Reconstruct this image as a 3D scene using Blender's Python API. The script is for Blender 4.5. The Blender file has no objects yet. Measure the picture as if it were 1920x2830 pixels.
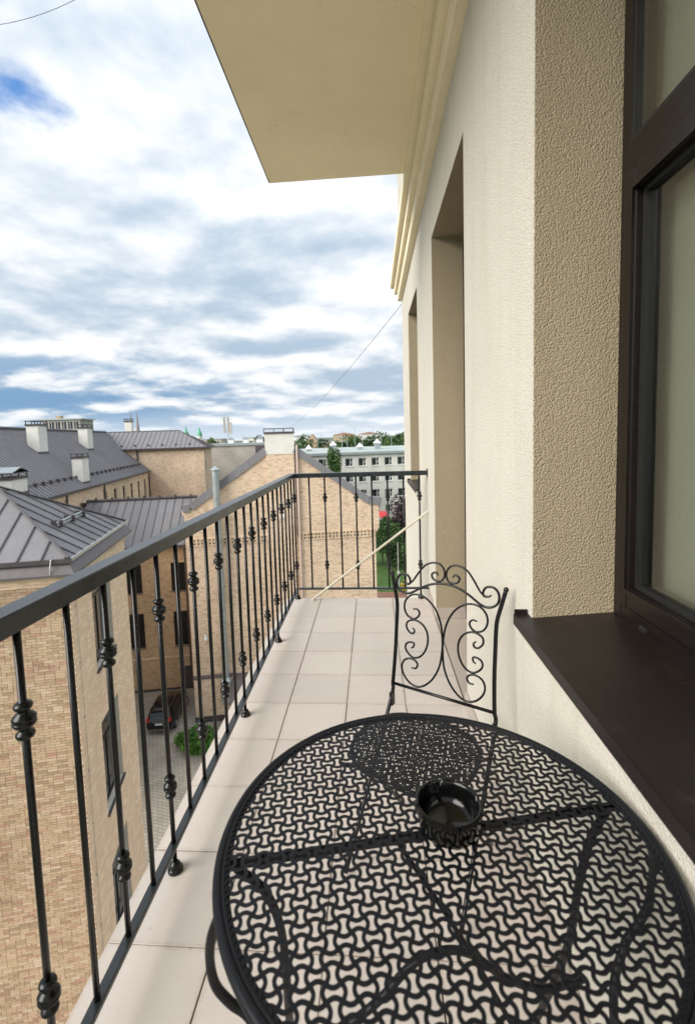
import bpy, math, random
import numpy as np
from mathutils import Vector, Matrix
random.seed(7); rng = np.random.default_rng(7)
SC = bpy.context.scene
COL = SC.collection
G = -18.6                                   # courtyard level; the balcony floor is z = 0

# ------------------------------------------------------------------ camera
cam = bpy.data.cameras.new('camera'); camo = bpy.data.objects.new('camera', cam); COL.objects.link(camo)
R = [[0.99669397, 0.07526518, -0.0305987], [-0.02399568, -0.0871208, -0.99590872], [-0.07762303, 0.99335045, -0.08502674]]
m3 = Matrix((R[0], [-a for a in R[1]], [-a for a in R[2]])).transposed()
camo.matrix_world = Matrix.Translation((0, 0, 1.3708)) @ m3.to_4x4()
cam.sensor_fit = 'VERTICAL'; cam.sensor_height = 36; cam.sensor_width = 24.42
cam.lens = 1326.95 / 2830 * 36
cam.shift_x = (960 - 926.56) / 2830; cam.shift_y = -(1415 - 1319.15) / 2830
cam.clip_start = 0.05; cam.clip_end = 9000
cam.dof.use_dof = True; cam.dof.focus_distance = 2.0; cam.dof.aperture_fstop = 4.5
SC.camera = camo
SC.render.resolution_x = 694; SC.render.resolution_y = 1024

# ------------------------------------------------------------------ world, sun, exposure
SUN_AZ, SUN_EL = -126.0, 30.0                 # azimuth clockwise from +Y
w = bpy.data.worlds.new('World'); SC.world = w; w.use_nodes = True
nt = w.node_tree; nt.nodes.clear()
def N(t, **k):
    n = nt.nodes.new(t)
    for a, b in k.items(): setattr(n, a, b)
    return n
def L(a, b): nt.links.new(a, b)
def M(op, a, b=None, c=None, clamp=False):
    n = N('ShaderNodeMath', operation=op, use_clamp=clamp)
    for i, v in enumerate((a, b, c)):
        if v is None: continue
        if isinstance(v, (int, float)): n.inputs[i].default_value = v
        else: L(v, n.inputs[i])
    return n.outputs[0]
def MIX(f, a, b):
    n = N('ShaderNodeMix', data_type='RGBA')
    if isinstance(f, (int, float)): n.inputs[0].default_value = f
    else: L(f, n.inputs[0])
    for i, v in ((6, a), (7, b)):
        if isinstance(v, tuple): n.inputs[i].default_value = (*v, 1)
        else: L(v, n.inputs[i])
    return n.outputs[2]
def SMOOTH(v, lo, hi):
    n = N('ShaderNodeMapRange', interpolation_type='SMOOTHSTEP'); L(v, n.inputs[0])
    n.inputs[1].default_value = lo; n.inputs[2].default_value = hi
    return n.outputs[0]
def NOISE(vec, scale, detail, rough, dist=0.0, off=(0, 0, 0)):
    mp = N('ShaderNodeMapping'); L(vec, mp.inputs[0]); mp.inputs[1].default_value = off
    n = N('ShaderNodeTexNoise'); L(mp.outputs[0], n.inputs['Vector'])
    n.inputs['Scale'].default_value = scale; n.inputs['Detail'].default_value = detail
    n.inputs['Roughness'].default_value = rough; n.inputs['Distortion'].default_value = dist
    return n.outputs[0]
sky = N('ShaderNodeTexSky', sky_type='NISHITA', sun_disc=False)
sky.sun_elevation = math.radians(SUN_EL); sky.sun_rotation = math.radians(SUN_AZ)
sky.altitude = 100; sky.ozone_density = 3.0; sky.dust_density = 0.6
tc = N('ShaderNodeTexCoord'); sep = N('ShaderNodeSeparateXYZ'); L(tc.outputs['Generated'], sep.inputs[0])
zz = M('ADD', M('MAXIMUM', sep.outputs[2], 0.0), 0.17)
cmb = N('ShaderNodeCombineXYZ')
L(M('DIVIDE', sep.outputs[0], zz), cmb.inputs[0]); L(M('DIVIDE', sep.outputs[1], zz), cmb.inputs[1])
P = cmb.outputs[0]
up = M('MAXIMUM', sep.outputs[2], 0.0)
PU = N('ShaderNodeVectorMath', operation='SCALE'); L(P, PU.inputs[0]); PU.inputs['Scale'].default_value = 0.93   # the same deck looked at a little higher up
off = (2.3, 6.1, 2)
d0 = NOISE(P, 1.55, 10, 0.53, 0.10, off); d1 = NOISE(PU.outputs[0], 1.55, 10, 0.53, 0.10, off)
n3 = NOISE(P, 0.55, 4, 0.5, 0.1, (5.0, 8.0, 5)); n4 = NOISE(P, 3.2, 8, 0.55, 0.1, (1.0, 2.0, 9))
relief = M('SUBTRACT', d0, d1)                            # dark undersides, bright crowns
low = SMOOTH(up, 0.40, 0.02)
tone = M('ADD', M('MULTIPLY', relief, 0.95), M('ADD', M('MULTIPLY', M('SUBTRACT', n3, 0.5), 0.70), M('MULTIPLY', M('SUBTRACT', d0, 0.5), 0.75)))
tone = M('ADD', tone, M('MULTIPLY', low, 0.06))
grey = SMOOTH(tone, -0.31, 0.20)
cl = MIX(grey, (4.75, 4.74, 4.72), (2.0, 2.5, 3.05))
bank = M('MULTIPLY', SMOOTH(M('DIVIDE', sep.outputs[0], M('MAXIMUM', sep.outputs[1], 0.05)), 0.0, -0.60), SMOOTH(up, 0.22, 0.08))   # darker bank low on the left
cl = MIX(M('MULTIPLY', M('MULTIPLY', bank, 0.8), SMOOTH(tone, -0.10, 0.16)), cl, (0.70, 1.50, 2.5))
cl = MIX(M('MULTIPLY', SMOOTH(up, 0.075, 0.0), 0.65), cl, (3.7, 4.0, 4.3))      # paler toward the horizon
lift = M('ADD', 0.92, M('MULTIPLY', up, 0.25))
hs = N('ShaderNodeVectorMath', operation='SCALE'); L(cl, hs.inputs[0]); L(lift, hs.inputs['Scale'])
bl = N('ShaderNodeMix', data_type='RGBA', blend_type='MULTIPLY'); bl.inputs[0].default_value = 1
L(sky.outputs[0], bl.inputs[6]); bl.inputs[7].default_value = (0.22, 0.66, 0.95, 1)
# one ragged break in the deck, high on the left
vd = N('ShaderNodeVectorMath', operation='DISTANCE'); L(P, vd.inputs[0]); vd.inputs[1].default_value = (-0.72, 1.02, 0)
hole = SMOOTH(M('ADD', vd.outputs['Value'], M('ADD', M('MULTIPLY', M('SUBTRACT', n4, 0.5), 0.5), M('MULTIPLY', M('SUBTRACT', d0, 0.5), 0.3))), 0.07, -0.05)
cov = SMOOTH(d0, 0.20, 0.30)
cov = M('SUBTRACT', cov, M('MULTIPLY', hole, 0.9), clamp=True)
skyc = MIX(cov, bl.outputs[2], hs.outputs[0])
bg = N('ShaderNodeBackground'); L(skyc, bg.inputs[0]); bg.inputs[1].default_value = 0.1
out = N('ShaderNodeOutputWorld'); L(bg.outputs[0], out.inputs[0])

sd = Vector((math.sin(math.radians(SUN_AZ)) * math.cos(math.radians(SUN_EL)), math.cos(math.radians(SUN_AZ)) * math.cos(math.radians(SUN_EL)), math.sin(math.radians(SUN_EL))))
sun = bpy.data.lights.new('sun', 'SUN'); suno = bpy.data.objects.new('sun', sun); COL.objects.link(suno)
sun.energy = 1.9; sun.angle = math.radians(42); sun.color = (1.0, 0.95, 0.87)
suno.rotation_euler = (-sd).to_track_quat('-Z', 'Y').to_euler(); suno.location = (0, 0, 60)
SC.view_settings.view_transform = 'Standard'; SC.view_settings.look = 'None'
SC.view_settings.exposure = 1.35; SC.view_settings.gamma = 1

# ------------------------------------------------------------------ materials
class Mat:
    """small node helper: every material is procedural, in world or object space"""
    def __init__(s, name, rough=0.6, metal=0.0, spec=0.5):
        s.m = bpy.data.materials.new(name); s.m.use_nodes = True; s.t = s.m.node_tree
        s.b = s.t.nodes['Principled BSDF']
        s.b.inputs['Roughness'].default_value = rough; s.b.inputs['Metallic'].default_value = metal
        s.b.inputs['Specular IOR Level'].default_value = spec
    def n(s, t, **k):
        x = s.t.nodes.new(t)
        for a, b in k.items(): setattr(x, a, b)
        return x
    def l(s, a, b): s.t.links.new(a, b)
    def coord(s, world=True):
        if world: return s.n('ShaderNodeNewGeometry').outputs['Position']
        return s.n('ShaderNodeTexCoord').outputs['Object']
    def scaled(s, vec, sc):
        m = s.n('ShaderNodeMapping'); s.l(vec, m.inputs[0]); m.inputs[3].default_value = sc; return m.outputs[0]
    def noise(s, vec, scale, detail=3, rough=0.55, dist=0):
        x = s.n('ShaderNodeTexNoise'); s.l(vec, x.inputs['Vector'])
        x.inputs['Scale'].default_value = scale; x.inputs['Detail'].default_value = detail
        x.inputs['Roughness'].default_value = rough; x.inputs['Distortion'].default_value = dist
        return x.outputs[0]
    def ramp(s, f, stops, interp='LINEAR'):
        r = s.n('ShaderNodeValToRGB'); s.l(f, r.inputs[0]); e = r.color_ramp; e.interpolation = interp
        while len(e.elements) < len(stops): e.elements.new(0.5)
        for q, (p, c) in zip(e.elements, stops): q.position = p; q.color = (*c, 1)
        return r.outputs[0]
    def math(s, op, a, b=None):
        x = s.n('ShaderNodeMath', operation=op)
        for i, v in enumerate((a, b)):
            if v is None: continue
            if isinstance(v, (int, float)): x.inputs[i].default_value = v
            else: s.l(v, x.inputs[i])
        return x.outputs[0]
    def mix(s, f, a, b, mode='MIX'):
        x = s.n('ShaderNodeMix', data_type='RGBA', blend_type=mode)
        if isinstance(f, (int, float)): x.inputs[0].default_value = f
        else: s.l(f, x.inputs[0])
        for i, v in ((6, a), (7, b)):
            if isinstance(v, tuple): x.inputs[i].default_value = (*v, 1)
            else: s.l(v, x.inputs[i])
        return x.outputs[2]
    def color(s, c):
        if isinstance(c, tuple): s.b.inputs['Base Color'].default_value = (*c, 1)
        else: s.l(c, s.b.inputs['Base Color'])
    def bump(s, h, strength, dist):
        x = s.n('ShaderNodeBump'); s.l(h, x.inputs['Height'])
        x.inputs['Strength'].default_value = strength; x.inputs['Distance'].default_value = dist
        s.l(x.outputs[0], s.b.inputs['Normal'])

def vary(name, c, amt=0.12, scale=3.0, rough=0.6, metal=0, spec=0.5, bump=None, rand=0.0, det=4, world=True):
    m = Mat(name, rough, metal, spec); v = m.coord(world)
    f = m.noise(v, scale, det)
    a = tuple(x * (1 - amt) for x in c); b = tuple(min(1, x * (1 + amt)) for x in c)
    col = m.ramp(f, [(0.3, a), (0.7, b)])
    if rand:
        r = m.n('ShaderNodeObjectInfo').outputs['Random']
        g = m.ramp(r, [(0, (1 - rand,) * 3), (1, (1 + rand,) * 3)])
        col = m.mix(1.0, col, g, 'MULTIPLY')
    m.color(col)
    rr = m.n('ShaderNodeMapRange'); m.l(f, rr.inputs[0]); rr.inputs[3].default_value = rough - 0.08; rr.inputs[4].default_value = min(1, rough + 0.08)
    m.l(rr.outputs[0], m.b.inputs['Roughness'])
    if bump: m.bump(m.noise(v, bump[0], 3), bump[1], bump[2])
    return m.m

def stucco(name, c, grain, depth, speck=0.25, streak=0.1):
    m = Mat(name, 0.92, 0, 0.2); v = m.coord()
    big = m.noise(v, 1.3, 4, 0.6); st = m.noise(m.scaled(v, (6, 6, 0.5)), 1.5, 4, 0.6)
    col = m.ramp(big, [(0.25, tuple(x * 0.93 for x in c)), (0.75, tuple(x * 1.05 for x in c))])
    dirt = m.ramp(st, [(0.48, (1, 1, 1)), (0.72, (1 - streak, 1 - streak * 1.15, 1 - streak * 1.4))])
    col = m.mix(1.0, col, dirt, 'MULTIPLY')
    g = m.noise(v, grain, 2, 0.6, 0.0)
    pit = m.ramp(g, [(0.36, (1 - speck, 1 - speck * 1.2, 1 - speck * 1.5)), (0.47, (1, 1, 1))])
    col = m.mix(1.0, col, pit, 'MULTIPLY'); m.color(col)
    vo = m.n('ShaderNodeTexVoronoi', feature='F1'); m.l(v, vo.inputs['Vector']); vo.inputs['Scale'].default_value = grain * 0.75
    h = m.math('ADD', m.math('MULTIPLY', g, 0.7), m.math('MULTIPLY', vo.outputs[0], -0.8))
    m.bump(h, 0.9, depth)
    return m.m

BRICKS = [(0.0, (0.36, 0.26, 0.17)), (0.07, (0.42, 0.295, 0.185)), (0.25, (0.50, 0.36, 0.23)), (0.5, (0.57, 0.42, 0.275)), (0.68, (0.53, 0.37, 0.25)), (0.82, (0.63, 0.495, 0.355)), (0.93, (0.52, 0.31, 0.215)), (1.0, (0.40, 0.25, 0.17))]
def brick_tex(name, tint=(1, 1, 1), lo=0.0):
    """far brickwork: one colour for each brick cell, pale joints, light relief"""
    m = Mat(name, 0.9, 0, 0.2); v = m.coord(False); s = m.n('ShaderNodeSeparateXYZ'); m.l(v, s.inputs[0])
    h = m.math('ADD', s.outputs[0], s.outputs[1])
    row = m.math('FLOOR', m.math('DIVIDE', s.outputs[2], 0.077))
    u = m.math('DIVIDE', m.math('ADD', h, m.math('MULTIPLY', m.math('MODULO', row, 2.0), 0.13)), 0.26)
    c = m.n('ShaderNodeCombineXYZ'); m.l(m.math('FLOOR', u), c.inputs[0]); m.l(row, c.inputs[1])
    wn = m.n('ShaderNodeTexWhiteNoise', noise_dimensions='2D'); m.l(c.outputs[0], wn.inputs[0])
    st = m.noise(m.scaled(v, (0.9, 0.9, 3.2)), 1.6, 5, 0.7)
    f = m.math('ADD', m.math('MULTIPLY', wn.outputs[0], 0.55), m.math('MULTIPLY', st, 0.45))
    col = m.ramp(f, [(0.16, (0.42, 0.28, 0.17)), (0.34, (0.60, 0.43, 0.28)), (0.55, (0.72, 0.55, 0.38)), (0.70, (0.69, 0.50, 0.35)), (0.84, (0.80, 0.68, 0.52))])
    fu = m.math('FRACT', u); fz = m.math('FRACT', m.math('DIVIDE', s.outputs[2], 0.077))
    j = m.math('MAXIMUM', m.math('LESS_THAN', fu, 0.05), m.math('LESS_THAN', fz, 0.16))
    col = m.mix(j, col, (0.62, 0.55, 0.46))
    big = m.noise(v, 0.35, 5, 0.6)
    col = m.mix(1.0, col, m.ramp(big, [(0.3, tuple(0.86 * x for x in tint)), (0.7, tuple(1.10 * x for x in tint))]), 'MULTIPLY')
    m.color(col); m.bump(m.math('SUBTRACT', 1.0, j), 0.5, 0.006)
    return m.m

def brick_piece(name, attr=False, tint=(1, 1, 1)):
    m = Mat(name, 0.9, 0, 0.2); r = None; pale = False
    if not attr: r = m.n('ShaderNodeObjectInfo').outputs['Random']
    if attr: r = m.n('ShaderNodeAttribute', attribute_name='shade').outputs['Fac']
    pale = tint[0] > 1
    if pale: r = m.math('ADD', m.math('MULTIPLY', r, 0.45), 0.40)
    col = m.ramp(r, BRICKS); v = m.coord()
    col = m.mix(1.0, col, m.ramp(m.noise(v, 22, 4, 0.7), [(0.25, tuple(0.84 * q for q in tint)), (0.75, tuple(1.12 * q for q in tint))]), 'MULTIPLY')
    col = m.mix(0.3 if pale else 0.8, col, m.ramp(m.noise(m.scaled(v, (1, 1, 0.35)), 0.8, 6, 0.65), [(0.3, (0.80, 0.78, 0.76)), (0.5, (1, 1, 1)), (0.75, (1.10, 1.10, 1.10))]), 'MULTIPLY')
    m.color(col); m.bump(m.noise(v, 60, 3), 0.5, 0.004)
    return m.m

def tile_mat(name):
    m = Mat(name, 0.42, 0, 0.4); v = m.coord()
    r = m.n('ShaderNodeObjectInfo').outputs['Random']
    c = m.ramp(m.noise(v, 2.5, 4), [(0.3, (0.555, 0.49, 0.44)), (0.7, (0.595, 0.535, 0.485))])
    c = m.mix(1.0, c, m.ramp(r, [(0, (0.935, 0.935, 0.94)), (1, (1.04, 1.035, 1.03))]), 'MULTIPLY')
    sp = m.noise(v, 420, 2, 0.5)
    c = m.mix(1.0, c, m.ramp(sp, [(0.32, (0.86, 0.84, 0.82)), (0.42, (1, 1, 1))]), 'MULTIPLY')
    d = m.noise(v, 7, 6, 0.75)                                  # dried splashes and dust
    c = m.mix(1.0, c, m.ramp(d, [(0.28, (0.91, 0.895, 0.87)), (0.40, (1, 1, 1)), (0.60, (1, 1, 1)), (0.74, (1.05, 1.05, 1.05))]), 'MULTIPLY')
    dots = m.n('ShaderNodeTexVoronoi'); m.l(v, dots.inputs['Vector']); dots.inputs['Scale'].default_value = 6.5
    c = m.mix(1.0, c, m.ramp(dots.outputs[0], [(0.022, (0.7, 0.66, 0.62)), (0.04, (1, 1, 1))]), 'MULTIPLY')
    o_ = m.n('ShaderNodeTexCoord').outputs['Object']; so = m.n('ShaderNodeSeparateXYZ'); m.l(o_, so.inputs[0])
    e = m.math('MAXIMUM', m.math('ABSOLUTE', so.outputs[0]), m.math('ABSOLUTE', so.outputs[1]))
    e = m.math('ADD', e, m.math('MULTIPLY', m.math('SUBTRACT', m.noise(v, 30, 4), 0.5), 0.03))
    c = m.mix(1.0, c, m.ramp(e, [(0.136, (1, 1, 1)), (0.156, (0.80, 0.77, 0.73))]), 'MULTIPLY')   # grime along the joints
    m.color(c); m.bump(sp, 0.12, 0.001)
    return m.m

def leaf_mat(name, a, b, c):
    m = Mat(name, 0.6, 0, 0.3)
    f = m.n('ShaderNodeAttribute', attribute_name='shade').outputs['Fac']
    col = m.ramp(f, [(0.0, a), (0.55, b), (1.0, c)]); m.color(col)
    m.b.inputs['Subsurface Weight'].default_value = 0.0
    return m.m

MT = {}
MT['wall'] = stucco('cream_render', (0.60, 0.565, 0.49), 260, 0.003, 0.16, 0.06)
MT['reveal'] = stucco('coarse_shaded_render', (0.375, 0.31, 0.212), 250, 0.004, 0.16, 0.04)  # wall paint made darker and browner: shade of the openings in the colour
def soffit_mat():
    m = Mat('ochre_soffit_paint', 0.9, 0, 0.2); v = m.coord(); c = (0.90, 0.785, 0.57)
    col = m.ramp(m.noise(v, 1.6, 5, 0.6), [(0.3, tuple(x * 0.93 for x in c)), (0.7, tuple(x * 1.04 for x in c))])
    a = m.noise(v, 1.7, 5, 0.55, 0.3); k_ = m.math('ABSOLUTE', m.math('SUBTRACT', a, 0.56))
    msk = m.noise(v, 2.3, 2)
    crack = m.math('MULTIPLY', m.math('LESS_THAN', k_, 0.0022), m.math('GREATER_THAN', msk, 0.60))
    col = m.mix(crack, col, tuple(x * 0.86 for x in c))
    damp = m.noise(v, 3.5, 6, 0.7)
    col = m.mix(1.0, col, m.ramp(damp, [(0.60, (1, 1, 1)), (0.78, (0.90, 0.87, 0.82))]), 'MULTIPLY')
    m.color(col); m.bump(m.noise(m.scaled(v, (60, 5, 60)), 3, 3), 0.25, 0.002); return m.m
MT['soffit'] = soffit_mat()
MT['cornice'] = stucco('cornice_paint', (0.84, 0.745, 0.55), 60, 0.0012, 0.03, 0.05)
MT['tile'] = tile_mat('beige_floor_tile')
MT['grout'] = vary('grey_grout', (0.17, 0.145, 0.125), 0.6, 18, 0.95, det=6)
MT['skirt'] = vary('taupe_skirting_tile', (0.40, 0.345, 0.30), 0.06, 6, 0.5)
MT['iron'] = vary('black_satin_iron', (0.0035, 0.0035, 0.004), 0.2, 25, 0.26, 0.0, 0.35, (60, 0.05, 0.001))
MT['rail'] = vary('charcoal_rail_paint', (0.019, 0.023, 0.025), 0.2, 14, 0.27, 0.0, 0.5, (60, 0.03, 0.0005))
MT['table'] = vary('black_table_enamel', (0.007, 0.0075, 0.010), 0.2, 30, 0.45, 0.0, 0.25, (150, 0.2, 0.001))
MT['ash'] = vary('black_glass', (0.003, 0.003, 0.003), 0.1, 10, 0.12, 0.0, 0.35)
def frame_mat():
    m = Mat('dark_brown_woodgrain', 0.36, 0, 0.3); v = m.coord()
    g = m.noise(m.scaled(v, (40, 3, 40)), 3, 5, 0.7)
    m.color(m.ramp(g, [(0.3, (0.005, 0.0036, 0.0033)), (0.7, (0.014, 0.0095, 0.008))])); m.bump(g, 0.25, 0.001); return m.m
MT['frame'] = frame_mat()
def sill_mat():
    m = Mat('dark_brown_sheet', 0.42, 0, 0.35); v = m.coord()
    c = m.ramp(m.noise(v, 4, 5, 0.65), [(0.3, (0.0105, 0.0075, 0.0068)), (0.7, (0.0165, 0.012, 0.0108))])
    dust = m.noise(m.scaled(v, (1, 0.5, 1)), 28, 6, 0.8)
    c = m.mix(m.ramp(dust, [(0.56, (0, 0, 0)), (0.80, (0.22, 0.22, 0.22))]), c, (0.16, 0.14, 0.12))
    m.color(c); m.bump(m.noise(v, 9, 2), 0.1, 0.003); return m.m
MT['sill'] = sill_mat()
MT['gasket'] = vary('black_gasket', (0.01, 0.01, 0.01), 0.1, 10, 0.6)
MT['blind'] = vary('olive_blind', (0.52, 0.51, 0.42), 0.05, 60, 0.9, bump=(300, 0.3, 0.001))
MT['cream'] = vary('cream_pole_paint', (0.52, 0.48, 0.38), 0.08, 12, 0.5)
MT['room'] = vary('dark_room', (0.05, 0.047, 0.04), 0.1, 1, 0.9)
gm = Mat('window_glass', 0.02, 0, 0.5); gm.color((0.95, 0.98, 0.965)); gm.b.inputs['Transmission Weight'].default_value = 1.0; gm.b.inputs['IOR'].default_value = 1.45
gm.b.inputs['Alpha'].default_value = 1.0
MT['glass'] = gm.m
MT['farglass'] = vary('dark_far_glass', (0.025, 0.03, 0.032), 0.3, 0.8, 0.08, 0, 0.6)
MT['brick'] = brick_tex('yellow_brickwork', (1.16, 1.13, 1.12)); MT['brick_b'] = brick_tex('brown_yellow_brickwork', (0.80, 0.72, 0.62))
MT['brick_c'] = brick_tex('pale_yellow_brickwork', (1.20, 1.18, 1.14))
MT['brick1'] = brick_piece('single_brick'); MT['bricks'] = brick_piece('brick_course', True)
MT['bricks_lit'] = brick_piece('lit_brick_course', True, (1.60, 1.62, 1.68))  # lit copy of the brick: brightness of the lit side put into the colour
MT['mortar'] = vary('grey_mortar', (0.58, 0.54, 0.48), 0.10, 8, 0.95)
def roof_mat(name, c, rand, sc):
    m = Mat(name, 0.58, 0, 0.35); v = m.coord(False)
    col = m.ramp(m.noise(v, sc, 6, 0.65), [(0.3, tuple(x * 0.92 for x in c)), (0.7, tuple(x * 1.07 for x in c))])
    st = m.noise(m.scaled(v, (4, 4, 0.5)), sc * 2.2, 5, 0.7)
    col = m.mix(1.0, col, m.ramp(st, [(0.34, (0.90, 0.89, 0.88)), (0.52, (1, 1, 1)), (0.72, (1.06, 1.06, 1.06))]), 'MULTIPLY')
    r = m.n('ShaderNodeObjectInfo').outputs['Random']
    col = m.mix(1.0, col, m.ramp(r, [(0, (1 - rand,) * 3), (1, (1 + rand,) * 3)]), 'MULTIPLY')
    m.color(col); m.bump(m.noise(v, 1.8, 2), 0.2, 0.012); return m.m
MT['roof'] = roof_mat('brown_grey_standing_seam', (0.222, 0.212, 0.220), 0.09, 1.2)
MT['roof2'] = roof_mat('brown_grey_seam_far', (0.235, 0.226, 0.236), 0.04, 0.45)
MT['flash'] = vary('dark_brown_flashing', (0.075, 0.062, 0.064), 0.15, 3, 0.45)
MT['flash2'] = vary('brown_cornice_sheet', (0.12, 0.103, 0.106), 0.12, 3, 0.45)
MT['seam2'] = vary('grey_seam', (0.145, 0.133, 0.137), 0.12, 3, 0.55)
MT['seam'] = vary('dark_seam', (0.085, 0.075, 0.077), 0.15, 3, 0.5)
MT['white'] = vary('white_chimney_render', (0.80, 0.775, 0.70), 0.07, 1.5, 0.9, bump=(12, 0.3, 0.02))
MT['plaster'] = vary('grey_plaster', (0.42, 0.385, 0.34), 0.22, 0.35, 0.92, det=6)
MT['zinc'] = vary('galvanised_sheet', (0.48, 0.52, 0.52), 0.12, 3, 0.38, 0.65)
MT['pipe'] = vary('pinkish_downpipe', (0.60, 0.47, 0.40), 0.06, 4, 0.5)
MT['panel'] = vary('off_white_panels', (0.70, 0.675, 0.62), 0.12, 0.5, 0.9, det=6)
MT['whitepaint'] = vary('white_paint', (0.78, 0.78, 0.76), 0.04, 4, 0.5)
MT['flatroof'] = vary('pale_green_felt', (0.42, 0.47, 0.45), 0.12, 0.3, 0.8)
MT['green'] = vary('green_copper', (0.13, 0.42, 0.26), 0.1, 1, 0.6)
MT['redroof'] = vary('red_tile_roof', (0.36, 0.19, 0.14), 0.15, 0.6, 0.85)
MT['spire'] = vary('hazed_red_spire', (0.33, 0.28, 0.29), 0.15, 0.4, 0.8)  # brick red greyed and paled: distance haze put into the colour
MT['houseb'] = vary('tan_house_brick', (0.48, 0.36, 0.23), 0.12, 0.7, 0.9)
MT['rust'] = vary('terracotta_paving', (0.36, 0.18, 0.12), 0.15, 1, 0.9)
MT['redcloth'] = vary('coral_red_canvas', (0.75, 0.085, 0.09), 0.06, 1, 0.8)
MT['yellow'] = vary('yellow_plastic', (0.75, 0.48, 0.04), 0.06, 3, 0.5)
MT['car'] = vary('black_car_paint', (0.006, 0.006, 0.007), 0.1, 2, 0.12, 0, 0.6)
MT['carglass'] = vary('dark_car_glass', (0.008, 0.009, 0.010), 0.1, 2, 0.04, 0, 0.6)
MT['tyre'] = vary('tyre_rubber', (0.02, 0.02, 0.02), 0.1, 8, 0.85)
MT['chrome'] = vary('chrome', (0.65, 0.66, 0.68), 0.05, 8, 0.15, 1.0)
MT['redlamp'] = vary('red_lamp_plastic', (0.45, 0.012, 0.01), 0.05, 8, 0.15)
MT['plate'] = vary('plate_white', (0.75, 0.75, 0.72), 0.03, 8, 0.4)
MT['blue'] = vary('plate_blue', (0.03, 0.07, 0.35), 0.03, 8, 0.4)
MT['bark'] = vary('bark', (0.10, 0.075, 0.055), 0.3, 5, 0.9)
MT['leaf'] = leaf_mat('leaf_green', (0.028, 0.058, 0.016), (0.072, 0.14, 0.036), (0.16, 0.25, 0.07))
MT['leaf_d'] = leaf_mat('leaf_dark', (0.016, 0.036, 0.013), (0.045, 0.088, 0.03), (0.10, 0.165, 0.052))
MT['leaf_p'] = leaf_mat('leaf_purple', (0.022, 0.014, 0.018), (0.06, 0.038, 0.042), (0.13, 0.085, 0.08))
MT['leaf_b'] = leaf_mat('leaf_bright', (0.03, 0.085, 0.012), (0.09, 0.22, 0.035), (0.20, 0.36, 0.07))
MT['grass'] = vary('lawn_grass', (0.075, 0.150, 0.030), 0.35, 2.5, 0.9, det=6, bump=(14, 0.6, 0.03))
MT['land'] = vary('far_land', (0.085, 0.115, 0.055), 0.5, 0.012, 0.95, det=6)

def paver_mat():
    m = Mat('courtyard_pavers', 0.9, 0, 0.25); v = m.scaled(m.coord(), (1, 1, 1))
    b = m.n('ShaderNodeTexBrick'); mp = m.n('ShaderNodeMapping'); m.l(v, mp.inputs[0]); mp.inputs[2].default_value = (0, 0, math.radians(12)); m.l(mp.outputs[0], b.inputs['Vector'])
    b.inputs['Scale'].default_value = 1.0; b.inputs['Brick Width'].default_value = 0.30; b.inputs['Row Height'].default_value = 0.20
    b.inputs['Mortar Size'].default_value = 0.016; b.inputs['Mortar Smooth'].default_value = 0.2
    b.inputs['Color1'].default_value = (0.40, 0.36, 0.31, 1); b.inputs['Color2'].default_value = (0.48, 0.44, 0.38, 1); b.inputs['Mortar'].default_value = (0.22, 0.195, 0.16, 1)
    d = m.noise(v, 0.5, 6, 0.65)
    m.color(m.mix(1.0, b.outputs['Color'], m.ramp(d, [(0.3, (0.72, 0.7, 0.66)), (0.7, (1.1, 1.1, 1.08))]), 'MULTIPLY'))
    m.bump(b.outputs['Fac'], -0.6, 0.01); return m.m
MT['paver'] = paver_mat()

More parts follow.
